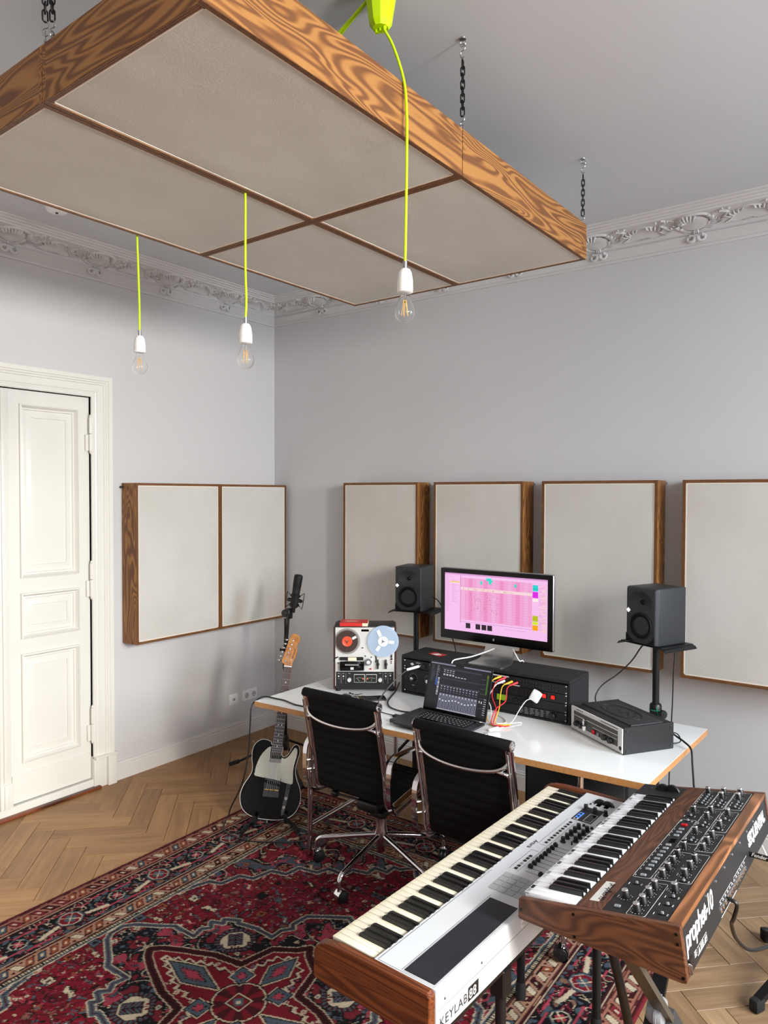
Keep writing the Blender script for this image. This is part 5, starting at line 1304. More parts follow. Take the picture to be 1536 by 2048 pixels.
for (x, y) in ((.0775, .070), (.083, .115)): MB().lathe([(0, .019), (.0085, .019), (.0095, .017), (.0097, .002), (0, .002)][::-1], 20, Matrix.Translation((x, y, 0))).obj('control_knob', M_chrome, cp, 30)
b = MB().cyl((.0885, .158, 0), (.0885, .164, .020), .0018, 8); b.ell((.0885, .165, .023), (.0045, .0045, .006), 10, 6); b.obj('selector_switch', M_blackplastic, cp)
MB().rbox((.150, .085, -.030), (.166, .100, -.016), .004, 2).obj('jack_cup', M_chrome, t, 30)
for (x, y) in ((-.128, .38), (.0, -.004)): MB().cyl((x, y, -.021), (x * 1.06, y + (.012 if y > 0 else -.012), -.021), .0035, 8).obj('strap_button', M_chrome, t)
# guitar stand
t = thing('guitar_stand', 'low black folding stand holding up the guitar', 'stand', (1.262, -1.29, .008), (0, 0, R(-48.7 + 90)))
for s in (-1, 1):
    # local x along the guitar face, -y towards the camera
    a = MB().tube(bez([(s * .05, .13, .020), (s * .07, .05, .040), (s * .075, -.01, .052), (s * .085, -.075, .050)], 5), .0075, 8).obj('support_arm', M_blackmetal, t, 60)
    MB().tube(bez([(s * .080, -.040, .052), (s * .083, -.078, .052), (s * .084, -.092, .068), (s * .084, -.094, .092)], 5), .011, 8).obj('rubber_sleeve', M_rubber, a, 60)
    l = MB().cyl((s * .05, .10, .028), (s * .135, -.085, .016), .0085, 10).obj('leg', M_blackmetal, t, 60)
    MB().cyl((s * .125, -.060, .022), (s * .150, -.115, .0135), .0125, 10).obj('foot', M_rubber, l, 40)
MB().cyl((0, .13, .024), (0, .24, .40), .008, 10).obj('back_post', M_blackmetal, t); MB().cyl((0, .24, .40), (0, .34, .006), .008, 10).obj('rear_leg', M_blackmetal, t)
MB().cyl((-.08, .12, .022), (.08, .12, .022), .008, 10).obj('cross_tube', M_steel, t)

# ================================================================ MICROPHONE STAND
MX, MY = .735, -.635
t = thing('microphone_stand', 'black tripod microphone stand with a folded boom, between guitar and door wall', 'stand', (MX, MY, 0))
MB().cyl((0, 0, .17), (0, 0, .70), .0115, 12).obj('lower_tube', M_blackmetal, t); MB().cyl((0, 0, .70), (0, 0, 1.01), .0085, 12).obj('upper_tube', M_blackmetal, t)
MB().lathe([(0, .13), (.020, .13), (.024, .15), (.024, .21), (.016, .235), (0, .235)], 16).obj('leg_hub', M_blackplastic, t)
MB().lathe([(0, .665), (.015, .665), (.018, .68), (.018, .74), (.013, .765), (0, .765)], 16).obj('clutch', M_blackplastic, t)
for q, a in enumerate((R(210), R(330), R(90))):
    lg = MB().cyl((.02 * math.cos(a), .02 * math.sin(a), .19), (.36 * math.cos(a), .36 * math.sin(a), .016), .0085, 10).obj('leg', M_blackmetal, t)
    MB().cyl((.32 * math.cos(a), .32 * math.sin(a), .037), (.385 * math.cos(a), .385 * math.sin(a), .014), .0135, 12).obj('foot', M_rubber, lg)
hx = Vector((.804, .594, 0))            # to the right as seen from the camera
def mp(r, z, d=0): v = hx * r; return (v.x, v.y + d, z)
MB().cyl(mp(.0, .78), mp(.006, .90), .0145, 12).obj('counter_grip', M_blackmatte, t)
MB().cyl(mp(.012, .69, -.02), mp(.038, 1.065, -.02), .0085, 10).obj('boom_arm', M_blackmetal, t)
b = MB().cyl(mp(-.030, .800), mp(.0, .800), .006, 8); b.cyl(mp(-.036, .800), mp(-.028, .800), .011, 10); b.obj('wing_screw', M_blackplastic, t)
b = MB().lathe([(0, -.016), (.024, -.016), (.026, -.010), (.026, .010), (.024, .016), (0, .016)], 16, Matrix.Translation(mp(.002, 1.045)) @ Matrix.Rotation(PI / 2, 4, 'X')); b.rbox((-.014, -.02, -.035), (.014, .02, .035), .004, 1, T=Matrix.Translation(mp(.034, 1.045, -.01))); b.obj('swivel_joint', M_blackplastic, t, 40)
tilt = Matrix.Translation(mp(.062, 1.085, -.01)) @ Matrix.Rotation(R(9), 4, Vector((.594, -.804, 0)) * -1)
t2 = thing('studio_microphone', 'black large studio microphone held in the elastic cradle on top of the stand', 'microphone'); t2.matrix_world = Matrix.Translation((MX, MY, 0)) @ tilt
MB().lathe([(0, .0), (.022, .0), (.0265, .005), (.0265, .125), (.0275, .128), (.0275, .132), (0, .132)], 28).obj('body', M_blackmatte, t2, 35)
MB().lathe([(0, .132), (.0270, .132), (.0285, .150), (.0290, .205), (.0270, .216), (.020, .2205), (0, .222)], 28).obj('grille', pbr('fine_black_grille', '#101010', .6, .3, bump=.6, bscale=900), t2, 35)
MB().lathe([(0, .001), (.006, .001), (.006, 0)][::-1], 14, Matrix.Translation((.02, -.0185, .112)) @ Matrix.Rotation(R(45), 4, 'Z') @ Matrix.Rotation(PI / 2, 4, 'X')).obj('badge', M_grey, t2)
t3 = thing('shock_mount', 'black elastic spider cradle around the lower half of the microphone', 'microphone mount'); t3.matrix_world = Matrix.Translation((MX, MY, 0)) @ tilt
for z, r in ((.018, .034), (.078, .034)): MB().lathe([(r - .003, z - .006), (r, z - .006), (r, z + .006), (r - .003, z + .006), (r - .003, z - .006)], 28).obj('inner_ring', M_blackmetal, t3, 40)
MB().lathe([(.050, .042), (.054, .042), (.054, .054), (.050, .054), (.050, .042)], 32).obj('outer_ring', M_blackmetal, t3, 40)
for k in range(4):
    a = R(45 + 90 * k); c_, s_ = math.cos(a), math.sin(a)
    b = MB(); top = (.056 * c_, .056 * s_, .102); bot = (.056 * c_, .056 * s_, -.006)
    b.tube([top, (.058 * c_, .058 * s_, .048), bot], .0024, 6); b.obj('cradle_arm', M_blackmetal, t3)
    b = MB(); 
    for da in (-.5, .5):
        for e0, zz in ((top, .078), (bot, .018)): b.cyl(e0, (.034 * math.cos(a + da), .034 * math.sin(a + da), zz), .0013, 5)
    b.obj('elastic', M_rubber, t3)
MB().rbox((-.010, -.012, -.035), (.010, .012, .0), .003, 1).obj('mount_thread', M_blackmetal, t3)

# ================================================================ KEYBOARDS
def hexa(b, x0, x1, y0, y1, z0, z1a, z1b, T=None, mi=0):
    """box whose top slopes from z1a (x0) to z1b (x1)"""
    vs = [(x0, y0, z0), (x1, y0, z0), (x1, y1, z0), (x0, y1, z0), (x0, y0, z1a), (x1, y0, z1b), (x1, y1, z1b), (x0, y1, z1a)]
    return b.add(vs, [(0, 3, 2, 1), (4, 5, 6, 7), (0, 1, 5, 4), (1, 2, 6, 5), (2, 3, 7, 6), (3, 0, 4, 7)], T, mi)
def key_meshes(L, Lb, xb, mw, hb=.012, tag_=''):
    """white key: x 0..L, width .0224 ; black key: x xb..L"""
    w = MB().rbox((0, .0004, -.020), (L, .0226, 0), .0011, 2); w.rbox((-.0015, .0004, -.006), (.012, .0226, 0), .0014, 2)
    wm = w.mesh('white_key', mw, 30)
    b = MB(); y0, y1 = -.0052, .0052; xs = [xb, xb + .002, xb + .012, L]; zs = [0.0, hb * .55, hb, hb]
    vs = []
    for x, z, yy in zip(xs, zs, (.0062, .0060, .0050, .0050)):
        vs += [(x, -.0062, -.004), (x, -yy, max(z - .0016, -.003)), (x, -yy + .0014, z), (x, yy - .0014, z), (x, yy, max(z - .0016, -.003)), (x, .0062, -.004)]
    fs = [(i * 6 + j, (i + 1) * 6 + j, (i + 1) * 6 + j + 1, i * 6 + j + 1)[::-1] for i in range(3) for j in range(5)] + [(0, 1, 2, 3, 4, 5)[::-1], (18, 19, 20, 21, 22, 23)]
    b.add(vs, fs); return wm, b.mesh('black_key', M_keyb, 35)
HAS = [False, True, True, True, False, True, True]      # going down from C8: boundaries C|B, B|A, A|G, G|F, F|E, E|D, D|C
def lay_keys(parent, n, x0, y0, z, slope, wm, bm_, pitch=.0235):
    for i in range(n):
        link('white_key', wm, parent, (x0, y0 + i * pitch, z + random.uniform(-.0003, .0003)), (0, -slope, 0))
        if i < n - 1 and HAS[i % 7]: link('black_key', bm_, parent, (x0, y0 + (i + 1) * pitch, z + .0003), (0, -slope, 0))
def kknob(parent, x, y, z, r, h, m=M_blackplastic, nm='knob', cap=None, T=None, slope=0, skirt=True):
    Q = Matrix.Translation((x, y, z)) @ Matrix.Rotation(-slope, 4, 'Y')
    pr = ([(0, 0), (r * 1.25, 0), (r * 1.25, h * .12), (r * .95, h * .2)] if skirt else [(0, 0), (r, 0)]) + [(r * .85, h * .9), (r * .75, h), (0, h)]
    k = MB().lathe(pr, 18, Q).obj(nm, m, parent, 30)
    if cap: MB().lathe([(r * .89, h * .86), (r * .88, h * .97), (r * .82, h * 1.03), (0, h * 1.035)], 18, Q).obj('cap', cap, k, 30)
    return k
# ---- white 88-key controller: x = depth (player side first), y = along, near end (high notes) first
t = thing('master_keyboard', 'long white keyboard with cream keys, grey pads and sliders, the lower of the two keyboards', 'keyboard', (2.895, -2.755, .612), (0, 0, R(-2.4)))
KD, KL_ = .362, 1.292
def cheek(y0, y1):
    pts = [(.0, .010), (.006, .003), (.05, -.001), (.352, -.001), (.360, .004), (.361, .106), (.352, .114), (.20, .1145), (.09, .1135), (.050, .109), (.026, .102), (.010, .090), (.001, .070)]
    T = Matrix(((1, 0, 0, 0), (0, 0, -1, 0), (0, 1, 0, 0), (0, 0, 0, 1)))
    return MB().prism([(p[0], p[1]) for p in pts], -y1, -y0, T, bevel=.003)
cheek(-.002, .022).obj('end_cheek', M_mahog['x'], t, 30); cheek(KL_ - .022, KL_ + .002).obj('end_cheek', M_mahog['x'], t, 30)
b = MB().rbox((.030, .022, .002), (.356, KL_ - .022, .080), .003, 1); b.obj('under_case', M_klcase, t, 30)
b = MB(); hexa(b, .182, KD - .006, .022, KL_ - .022, .076, .1115, .1125); tp = b.obj('top_panel', M_klcase, t, 0)
bk = MB().rbox((KD - .008, .022, .002), (KD + .001, KL_ - .022, .1125), .003, 2).obj('back_panel', M_klcase, t, 30)
MB().box((KD + .0008, .03, .0605), (KD + .0014, KL_ - .03, .0613)).box((KD + .0008, .030, .0605), (KD + .0014, .0308, .100)).obj('seam', M_grey, bk, 0)
for y in (.055, .216, .425, .62, .84, 1.06, 1.24): MB().lathe([(0, .0022), (.0026, .0022), (.0036, 0)][::-1], 12, TM((KD + .001, y, .078), ry=PI / 2)).obj('screw', M_steel, bk)
for y in (.070, .425, .85): MB().rbox((KD, y - .006, .068), (KD + .002, y + .006, .098), .005, 2, edges='x').obj('slot_cover', M_white, bk, 0)
b = MB(); v2, f2 = text_mb('KEYLAB', .032, .0004, space=1.08); b.add(v2, f2, TM((KD + .0012, .034, .018), rx=PI / 2, rz=PI / 2)); b.obj('model_name', M_grey, bk, 0)
wtx = max(p[0] for p in v2)
x0 = .034 + wtx + .004
b = MB().box((KD + .0008, x0, .013), (KD + .0016, x0 + .047, .047)); b.obj('number_plate', M_panel, bk, 0)
b = MB(); v2, f2 = text_mb('88', .033, .0004, space=1.05); b.add(v2, f2, TM((KD + .0017, x0 + .003, .018), rx=PI / 2, rz=PI / 2)); b.obj('number_print', M_white, bk, 0)
wm, bm_ = key_meshes(.150, 0, .050, M_keyw)
lay_keys(t, 52, .034, .0355, .103, 0, wm, bm_)
MB().box((.178, .034, .09), (.184, KL_ - .03, .1035)).obj('key_felt', M_red, t, 0)
Zp = .1122
MB().rbox((.262, .034, Zp - .002), (.350, .428, Zp + .0012), .003, 1).obj('rubber_mat', M_vinyl, tp, 0)
pl_ = MB()
for a, c_ in (((.190, .026), (.1906, .56)), ((.190, .026), (.352, .0266)), ((.352, .026), (.3526, .45)), ((.2575, .030), (.2581, .44)), ((.262, .0305), (.352, .0311)), ((.225, .60), (.2256, .745)), ((.2256, .745), (.25, .7456)), ((.254, .60), (.2546, .83)), ((.222, .795), (.2226, 1.02)), ((.255, .812), (.2556, 1.02)), ((.228, .795), (.25, .7956))): pl_.box((a[0], a[1], Zp), (c_[0], c_[1], Zp + .0003))
pl_.obj('panel_lines', M_grey, tp, 0)
for i in range(4):
    for j in range(4): MB().rbox((.2325 + i * .0262, .468 + j * .0275, Zp), (.2565 + i * .0262, .4925 + j * .0275, Zp + .0018), .0025, 1, edges='z').obj('drum_pad', M_padg, tp, 0)
for k, y in enumerate((.612, .630, .649, .668, .686, .704)): MB().rbox((.2385, y - .0055, Zp), (.2485, y + .0055, Zp + .0025), .0012, 1).obj('transport_button', M_btn if k == 2 else M_blackplastic, tp, 0)
for k in range(10): MB().rbox((.2365, .8155 + k * .0203 - .005, Zp), (.2465, .8155 + k * .0203 + .005, Zp + .0025), .0012, 1).obj('preset_button', M_blackplastic, tp, 0)
for k in range(9):
    y = .616 + k * .0242; MB().box((.272, y - .0008, Zp), (.335, y + .0008, Zp + .0003)).obj('slider_slot', M_grey, tp, 0)
    xc = .276 if k else .322
    MB().rbox((xc - .0075, y - .005, Zp), (xc + .0075, y + .005, Zp + .0105), .0022, 2).rbox((xc - .004, y - .004, Zp), (xc + .004, y + .004, Zp + .014), .0016, 1).obj('slider_cap', M_blackplastic, tp, 30)
for k in range(5): kknob(tp, .281, .853 + k * .0300, Zp, .0078, .0175)
for k in range(4): kknob(tp, .312, .880 + k * .0300, Zp, .0078, .0175)
for x, y in ((.287, 1.002), (.316, .999)): kknob(tp, x, y, Zp, .005, .006)
kknob(tp, .311, .853, Zp, .0028, .011, skirt=False); 
dp = MB().box((.229, 1.028, Zp), (.300, 1.150, Zp + .0006)).obj('display_field', M_vinyl, tp, 0)
f = MB()
for a, c_ in (((.268, 1.036), (.296, 1.0372)), ((.268, 1.1008), (.296, 1.102)), ((.268, 1.036), (.2692, 1.102)), ((.2948, 1.036), (.296, 1.102))): f.box((a[0], a[1], Zp + .0005), (c_[0], c_[1], Zp + .0012))
f.obj('display_frame', M_print, dp, 0); MB().box((.2695, 1.0375, Zp + .0005), (.2945, 1.1005, Zp + .0009)).obj('display_glass', M_gblack, dp, 0)
M_bluelit = NT('blue_lit_button').set(Base_Color=S('#4a86d8'), Emission_Color=S('#3a7ae0'), Emission_Strength=.5).m
MB().rbox((.2345, 1.031, Zp + .0005), (.2505, 1.046, Zp + .0012), .001, 1).obj('button_surround', M_print, dp, 0); MB().rbox((.2345, 1.0465, Zp + .0005), (.2505, 1.095, Zp + .0012), .001, 1).obj('button_surround', M_bluelit, dp, 0)
for k in range(3): MB().rbox((.2385, 1.0335 + k * .0215, Zp + .001), (.2465, 1.0435 + k * .0215, Zp + .003), .001, 1).obj('category_button', M_vinyl, dp, 0)
kknob(dp, .240, 1.128, Zp, .0082, .0185); kknob(dp, .276, 1.122, Zp, .0082, .0185); kknob(tp, .314, 1.123, Zp, .0078, .0185)
for x in (.262, .290):
    MB().lathe([(0, -.006), (.024, -.006), (.0262, -.003), (.0262, .003), (.024, .006), (0, .006)], 26, TM((x, 1.206, Zp - .010), rx=PI / 2)).obj('bend_wheel', M_blackplastic, tp, 30)
    MB().box((x - .008, 1.178, Zp), (x + .008, 1.236, Zp + .0005)).obj('wheel_slot', M_gblack, tp, 0)
for x, y in ((.236, 1.180), (.246, 1.195)): MB().rbox((x - .003, y - .006, Zp), (x + .003, y + .006, Zp + .003), .0014, 1).obj('octave_button', M_blackplastic, tp, 0)
pr_ = MB()
for k in range(6): pr_.box((.226 + k * .005, 1.172 + (k % 3) * .012, Zp), (.227 + k * .005, 1.182 + (k % 3) * .012, Zp + .0003))
for k in range(4): pr_.box((.318 - .0, 1.030 + k * .011, Zp), (.325, 1.037 + k * .011, Zp + .0003))
pr_.obj('small_print', M_grey, tp, 0)
b = MB(); v2, f2 = text_mb('Arturia', .021, .0002, shear=.25); b.add(v2, f2, TM((.205, .812, Zp + .0002), rz=-PI / 2) @ Matrix.Rotation(0, 4, 'Z')); b.obj('maker_lettering', M_grey, tp, 0)
b = MB(); hexa(b, .1815, .1835, 1.09, KL_ - .024, .100, .1135, .1135); b.obj('panel_gap', M_grey, tp, 0)

# ---- walnut synthesizer
SLP = .177; sang = math.atan(SLP)
t = thing('synthesizer', 'walnut cased black analogue synthesizer with silver capped knobs, the upper keyboard at right', 'synthesizer', (3.309, -2.44, .760), (R(-1.7), 0, R(-1.0)))
SL = 1.010
def zt(x): return .052 + SLP * x
def scheek(y0, y1):
    pts = [(0, .006), (.003, .001), (.05, 0), (.398, -.001), (.409, .002), (.411, .010), (.392, zt(.39)), (.386, zt(.386) + .001), (.002, .0525), (0, .050)]
    T = Matrix(((1, 0, 0, 0), (0, 0, -1, 0), (0, 1, 0, 0), (0, 0, 0, 1)))
    return MB().prism(pts, -y1, -y0, T, bevel=.0015)
for y0, y1 in ((0, .018), (SL - .018, SL)):
    ck = scheek(y0, y1).obj('end_cheek', M_walnut['x'], t, 30)
    if y0 == 0:
        for x, z in ((.008, .026), (.146, .063), (.150, .010), (.385, .103), (.388, .082), (.402, .012)): MB().lathe([(0, .0008), (.0032, .0008), (.004, 0)][::-1], 12, TM((x, -.0002, z), rx=PI / 2)).obj('screw', M_gblack, ck)
b = MB().rbox((.010, .018, .002), (.392, SL - .018, .030), .003, 1); b.obj('bottom_case', M_panel, t, 30)
b = MB(); hexa(b, .148, .208, .018, SL - .018, .030, zt(.148) + .0005, zt(.208) + .0005); st = b.obj('front_wood_strip', M_walnut['y'], t, 0)
b = MB(); hexa(b, .208, .362, .018, SL - .018, .030, zt(.208) - .0012, zt(.362) - .0012); cp_ = b.obj('control_panel', M_panel, t, 0)
b = MB().add([(.362, .018, .030), (.394, .018, .030), (.394, SL - .018, .030), (.362, SL - .018, .030), (.362, .018, zt(.362) + .0005), (.3905, .018, zt(.3905)), (.3905, SL - .018, zt(.3905)), (.362, SL - .018, zt(.362) + .0005)], [(0, 3, 2, 1), (4, 5, 6, 7), (0, 1, 5, 4), (1, 2, 6, 5), (2, 3, 7, 6), (3, 0, 4, 7)])
b.obj('rear_wood_strip', grain('light_walnut', '#6e4526', '#8a5a36', '#a87048', 'y', k=16, across=12, along=2.2, rough=.4, sharp=.45, bump=.04), t, 0)
# rear panel, slanting from the top edge outwards to the base
RP0, RP1 = (.3915, .106), (.409, .004)
def rp(y, s, off=0.0):     # s 0..1 from top to bottom
    nx, nz = (RP0[1] - RP1[1]), (RP1[0] - RP0[0]); L = math.hypot(nx, nz); nx /= L; nz /= L
    return (RP0[0] + (RP1[0] - RP0[0]) * s + nx * off, y, RP0[1] + (RP1[1] - RP0[1]) * s + nz * off)
b = MB().add([rp(.018, 0), rp(SL - .018, 0), rp(SL - .018, 1), rp(.018, 1), (.37, .018, .106), (.37, SL - .018, .106), (.37, SL - .018, .004), (.37, .018, .004)], [(3, 2, 1, 0), (0, 1, 5, 4), (4, 5, 6, 7), (2, 3, 7, 6), (1, 2, 6, 5), (0, 4, 7, 3)])
rear = b.obj('rear_panel', M_panel, t, 0)
RT = Matrix.Translation(rp(0, 1, .0006)) @ Matrix(((0, -(RP1[0] - RP0[0]) / .1035, .985, 0), (1, 0, 0, 0), (0, (RP0[1] - RP1[1]) / .1035, .17, 0), (0, 0, 0, 1)))
def rtext(txt, size, y, v, nm, **k):
    v2, f2 = text_mb(txt, size, .0003, **k); bb = MB().add(v2, f2, RT @ Matrix.Translation((y, v, 0))); bb.obj(nm, M_print, rear, 0)
rtext('prophet-10', .062, .030, .052, 'rear_lettering', shear=.22, space=.86, bold=.0012)
rtext('SEQUENTIAL', .048, .700, .048, 'rear_maker_name', shear=.0, space=.88, bold=.0022)
pr_ = MB()
pr_.box((.100, .012, 0), (.185, .030, .0004), RT); 
rear_lab = pr_.obj('warning_label', M_panel, rear, 0)
pr_ = MB()
for a, c_ in (((.100, .012), (.185, .0128)), ((.100, .0292), (.185, .030)), ((.100, .012), (.1006, .030)), ((.1844, .012), (.185, .030))): pr_.box((a[0], a[1], .0003), (c_[0], c_[1], .0007), RT)
for x in (.108, .160): pr_.add([(x, .014, .0008), (x + .014, .014, .0008), (x + .007, .028, .0008)], [(0, 1, 2)], RT)
for k in range(4): pr_.box((.126, .0145 + k * .0035, .0004), (.155, .0158 + k * .0035, .0007), RT)
for k in range(3): pr_.box((.078, .018 + k * .005, .0), (.094, .0205 + k * .005, .0005), RT)
for k in range(5): pr_.box((.172 + k * .0022, .016 + (k % 3) * .003, .0004), (.1735 + k * .0022, .021 + (k % 3) * .003, .0007), RT)
pr_.obj('label_print', M_print, rear, 0)
MB().rbox((.030, .006, -.002), (.062, .034, .002), .002, 1, RT).obj('power_inlet', M_gblack, rear, 0); MB().rbox((.036, .010, .0015), (.056, .030, .0030), .002, 1, RT).obj('rocker_switch', M_blackplastic, rear, 0)
MB().rbox((.016, .008, .0), (.026, .032, .010), .003, 1, RT).obj('mains_plug', M_chrome, rear, 0)
for k in range(7): MB().lathe([(0, .0024), (.0026, .0024), (.0036, 0)][::-1], 12, RT @ Matrix.Translation((.230 + k * .094, .094, 0))).obj('screw', M_steel, rear)
for k in range(12):
    Q = RT @ Matrix.Translation((.335 + k * .0255, .020, 0)); MB().lathe([(.0035, .004), (.0062, .004), (.0068, 0)][::-1], 14, Q).lathe([(.0072, .0016), (.0088, .0012), (.0092, 0)][::-1], 6, Q).obj('jack_socket', M_chrome, rear, 25)
g = MB()
for k in range(12): g.box((.330 + k * .0255, .032, 0), (.344 + k * .0255, .0335, .0005), RT); g.box((.332 + k * .0255, .036, 0), (.340 + k * .0255, .0372, .0005), RT)
g.box((.325, .0405, 0), (.46, .0413, .0005), RT); g.box((.49, .0405, 0), (.655, .0413, .0005), RT); g.box((.325, .003, 0), (.50, .0045, .0007), RT)
g.obj('socket_print', M_print, rear, 0)
# keys
wm, bm_ = key_meshes(.136, 0, .046, M_keyw2)
b = MB().box((.012, .018, .018), (.150, SL - .018, .036)).obj('key_bed', M_panel, t, 0)
lay_keys(t, 36, .006, .0235, .0625, math.atan(.12) * 0 + .11, wm, bm_)
b = MB(); hexa(b, .004, .150, .0235 + 36 * .0235 + .002, SL - .018, .030, .0600, .0790); lb = b.obj('wheel_block', M_panel, t, 0)
for x in (.082, .112):
    MB().lathe([(0, -.0065), (.026, -.0065), (.028, -.004), (.028, .004), (.026, .0065), (0, .0065)], 26, TM((x, .945, .0530 + x * .13 - .0), rx=PI / 2) @ Matrix.Rotation(0, 4, 'Z')).obj('bend_wheel', M_blackplastic, lb, 30)
kknob(lb, .040, .955, .064, .002, .002, M_steel, 'screw', skirt=False)
# plaque, reads from the player's side
def on(x, y, h=0): return Matrix.Translation((x, y, zt(x) + h)) @ Matrix.Rotation(-sang, 4, 'Y')
q_ = MB().rbox((-.0115, -.058, 0), (.0115, .058, .0012), .003, 1, on(.176, .113), edges='z').obj('name_plaque', M_silver, st, 0)
v2, f2 = text_mb('prophet-10', .0235, .0002, space=.9, bold=.0003, align='CENTER'); MB().add(v2, f2, on(.1815, .113, .0013) @ Matrix.Rotation(-PI / 2, 4, 'Z')).obj('plaque_lettering', M_panel, q_, 0)
# control panel graphics
def ol(b, x0, x1, y0, y1, r=.006, w=.0005):
    pts = []
    for cx, cy, a0 in ((x1 - r, y1 - r, 0), (x0 + r, y1 - r, 90), (x0 + r, y0 + r, 180), (x1 - r, y0 + r, 270)):
        for k in range(5): a = R(a0 + 22.5 * k); pts.append((cx + r * math.cos(a), cy + r * math.sin(a)))
    b.tube([(x, y, zt(x) - .0012) for x, y in pts], w, 4, closed=True)
g = MB()
for bx in ((.265, .309, .020, .208), (.212, .258, .228, .684), (.265, .357, .229, .424), (.309, .357, .446, .586), (.262, .306, .492, .784), (.312, .356, .607, .788), (.209, .257, .812, .986), (.259, .305, .806, .988), (.308, .356, .810, .988)): ol(g, *bx)
KN = [(.228, .968), (.276, .975), (.326, .978), (.280, .925), (.330, .928), (.232, .768), (.280, .780), (.332, .766), (.282, .722), (.332, .660), (.282, .586), (.332, .568), (.331, .518), (.332, .466), (.284, .461), (.283, .400), (.284, .352), (.285, .302), (.285, .256), (.332, .380), (.332, .334), (.333, .279), (.287, .184), (.287, .139), (.287, .091), (.287, .046), (.240, .106), (.335, .184)]
for x, y in KN:
    kknob(cp_, x - .002, y - .002, zt(x) - .0012, .0094, .0190, M_blackplastic, 'knob', M_chrome, slope=sang, skirt=False)
    for k in range(11):
        a = R(-150 + 30 * k) ; xx = x - .002 + .0148 * math.cos(a + PI); yy = y - .002 + .0148 * math.sin(a + PI)
        g.box((xx - .0007, yy - .0007, zt(xx) - .0012), (xx + .0007, yy + .0007, zt(xx) - .0006))
    g.box((x - .022, y - .008, zt(x - .022) - .0012), (x - .0208, y + .006, zt(x - .022) - .0005))
BT = [.241, .282, .307, .332, .357, .382, .409, .436, .463, .542, .570, .596]
for y in BT + [.049]: MB().rbox((-.0075, -.0048, 0), (.0075, .0048, .0045), .0012, 1, on(.2365, y, -.0012)).obj('select_button', M_btn, cp_, 0)
MB().rbox((-.0085, -.0058, 0), (.0085, .0058, .005), .0012, 1, on(.235, .633, -.0012)).obj('record_button', M_red, cp_, 0)
MB().rbox((-.009, -.014, 0), (.009, .014, .0012), .001, 1, on(.238, .502, -.0012)).obj('number_display', M_gblack, cp_, 0)
SWS = [(.338, .142), (.337, .098), (.339, .048), (.336, .239), (.236, .186), (.233, .673), (.230, .719)] + [(.232 + .0, .845 + .022 * k) for k in range(5)] + [(.284, .832 + .024 * k) for k in range(3)] + [(.334, .832 + .024 * k) for k in range(3)] + [(.284, .640), (.284, .665), (.284, .512), (.284, .530), (.330, .715), (.330, .627)]
for x, y in SWS:
    s_ = MB().rbox((-.009, -.0028, 0), (.009, .0028, .0018), .0008, 1, on(x, y, -.0012)).obj('slide_switch', M_gblack, cp_, 0)
    MB().rbox((-.0005, -.0022, .0012), (.0055, .0022, .0075), .0008, 1, on(x, y, -.0012)).obj('switch_tip', M_btn, s_, 0)
    g.box((x - .018, y - .006, zt(x - .018) - .0012), (x - .0168, y + .005, zt(x - .018) - .0005))
    for d in (-.003, .003): g.box((x + .012, y + d - .001, zt(x + .012) - .0012), (x + .015, y + d + .001, zt(x + .013) - .0005))
for y in BT: g.box((.216, y - .004, zt(.216) - .0012), (.217, y + .004, zt(.216) - .0006))
g.obj('panel_print', M_print, cp_, 0)

# plug in the back of the synthesizer
def rpw(y, v, off): return t.matrix_world @ (RT @ Vector((y, v, off)))
bpy.context.view_layer.update()
t2 = thing('jack_plug', 'black jack plug with white script lettering in the back of the synthesizer', 'plug')
a = rpw(.700, .030, .0); b_ = rpw(.695, .022, .055)
MB().cyl(a, b_, .0088, 14, r2=.0080).obj('barrel', M_blackplastic, t2, 40)
c_ = b_ + (b_ - a) * .55; MB().cyl(b_, c_, .0062, 12, r2=.0045).obj('strain_relief', M_rubber, t2, 40)
v2, f2 = text_mb('Fender', .015, .0003, shear=.25); 
d_ = (b_ - a).normalized(); up_ = Vector((-.5, 0, .86)); up_ = (up_ - d_ * up_.dot(d_)).normalized(); n_ = d_.cross(up_); 
vw = (Vector((4.1094, -4.1045, 1.84)) - a).normalized(); n_ = (vw - d_ * vw.dot(d_)).normalized(); up_ = n_.cross(d_)
MB().add(v2, f2, Matrix.Translation(a + d_ * .006 + n_ * .0088 - up_ * .005) @ Matrix((d_, up_, n_)).transposed().to_4x4()).obj('script_lettering', M_print, t2, 0)
cable('audio_cable', [c_, c_ + Vector((.05, -.01, -.02)), c_ + Vector((.16, -.03, -.10)), c_ + Vector((.26, -.02, -.32)), c_ + Vector((.30, .05, -.62)), Vector((4.05, -1.60, .006)), Vector((4.25, -1.2, .006))], .0042, M_cb, 'black cable leaving the synthesizer plug to the right')
cable('audio_cable', [rpw(.40, .022, .0), rpw(.40, .010, .022), Vector((3.735, -2.03, .715)), Vector((3.718, -1.96, .660)), Vector((3.718, -1.89, .585)), Vector((3.740, -1.807, .519)), Vector((3.785, -1.715, .505)), Vector((3.86, -1.60, .53)), Vector((3.93, -1.45, .50)), Vector((4.0, -1.2, .25)), Vector((4.05, -1.0, .006))], .0052, M_cb, 'thick black cable drooping from below the synthesizer to the right')
cable('white_cable', [(3.72, -1.50, .70), (3.735, -1.45, .62), (3.74, -1.35, .45), (3.76, -1.25, .20), (3.80, -1.20, .006), (4.0, -1.0, .006)], .0028, M_cw, 'thin white cable at the far right behind the synthesizer')

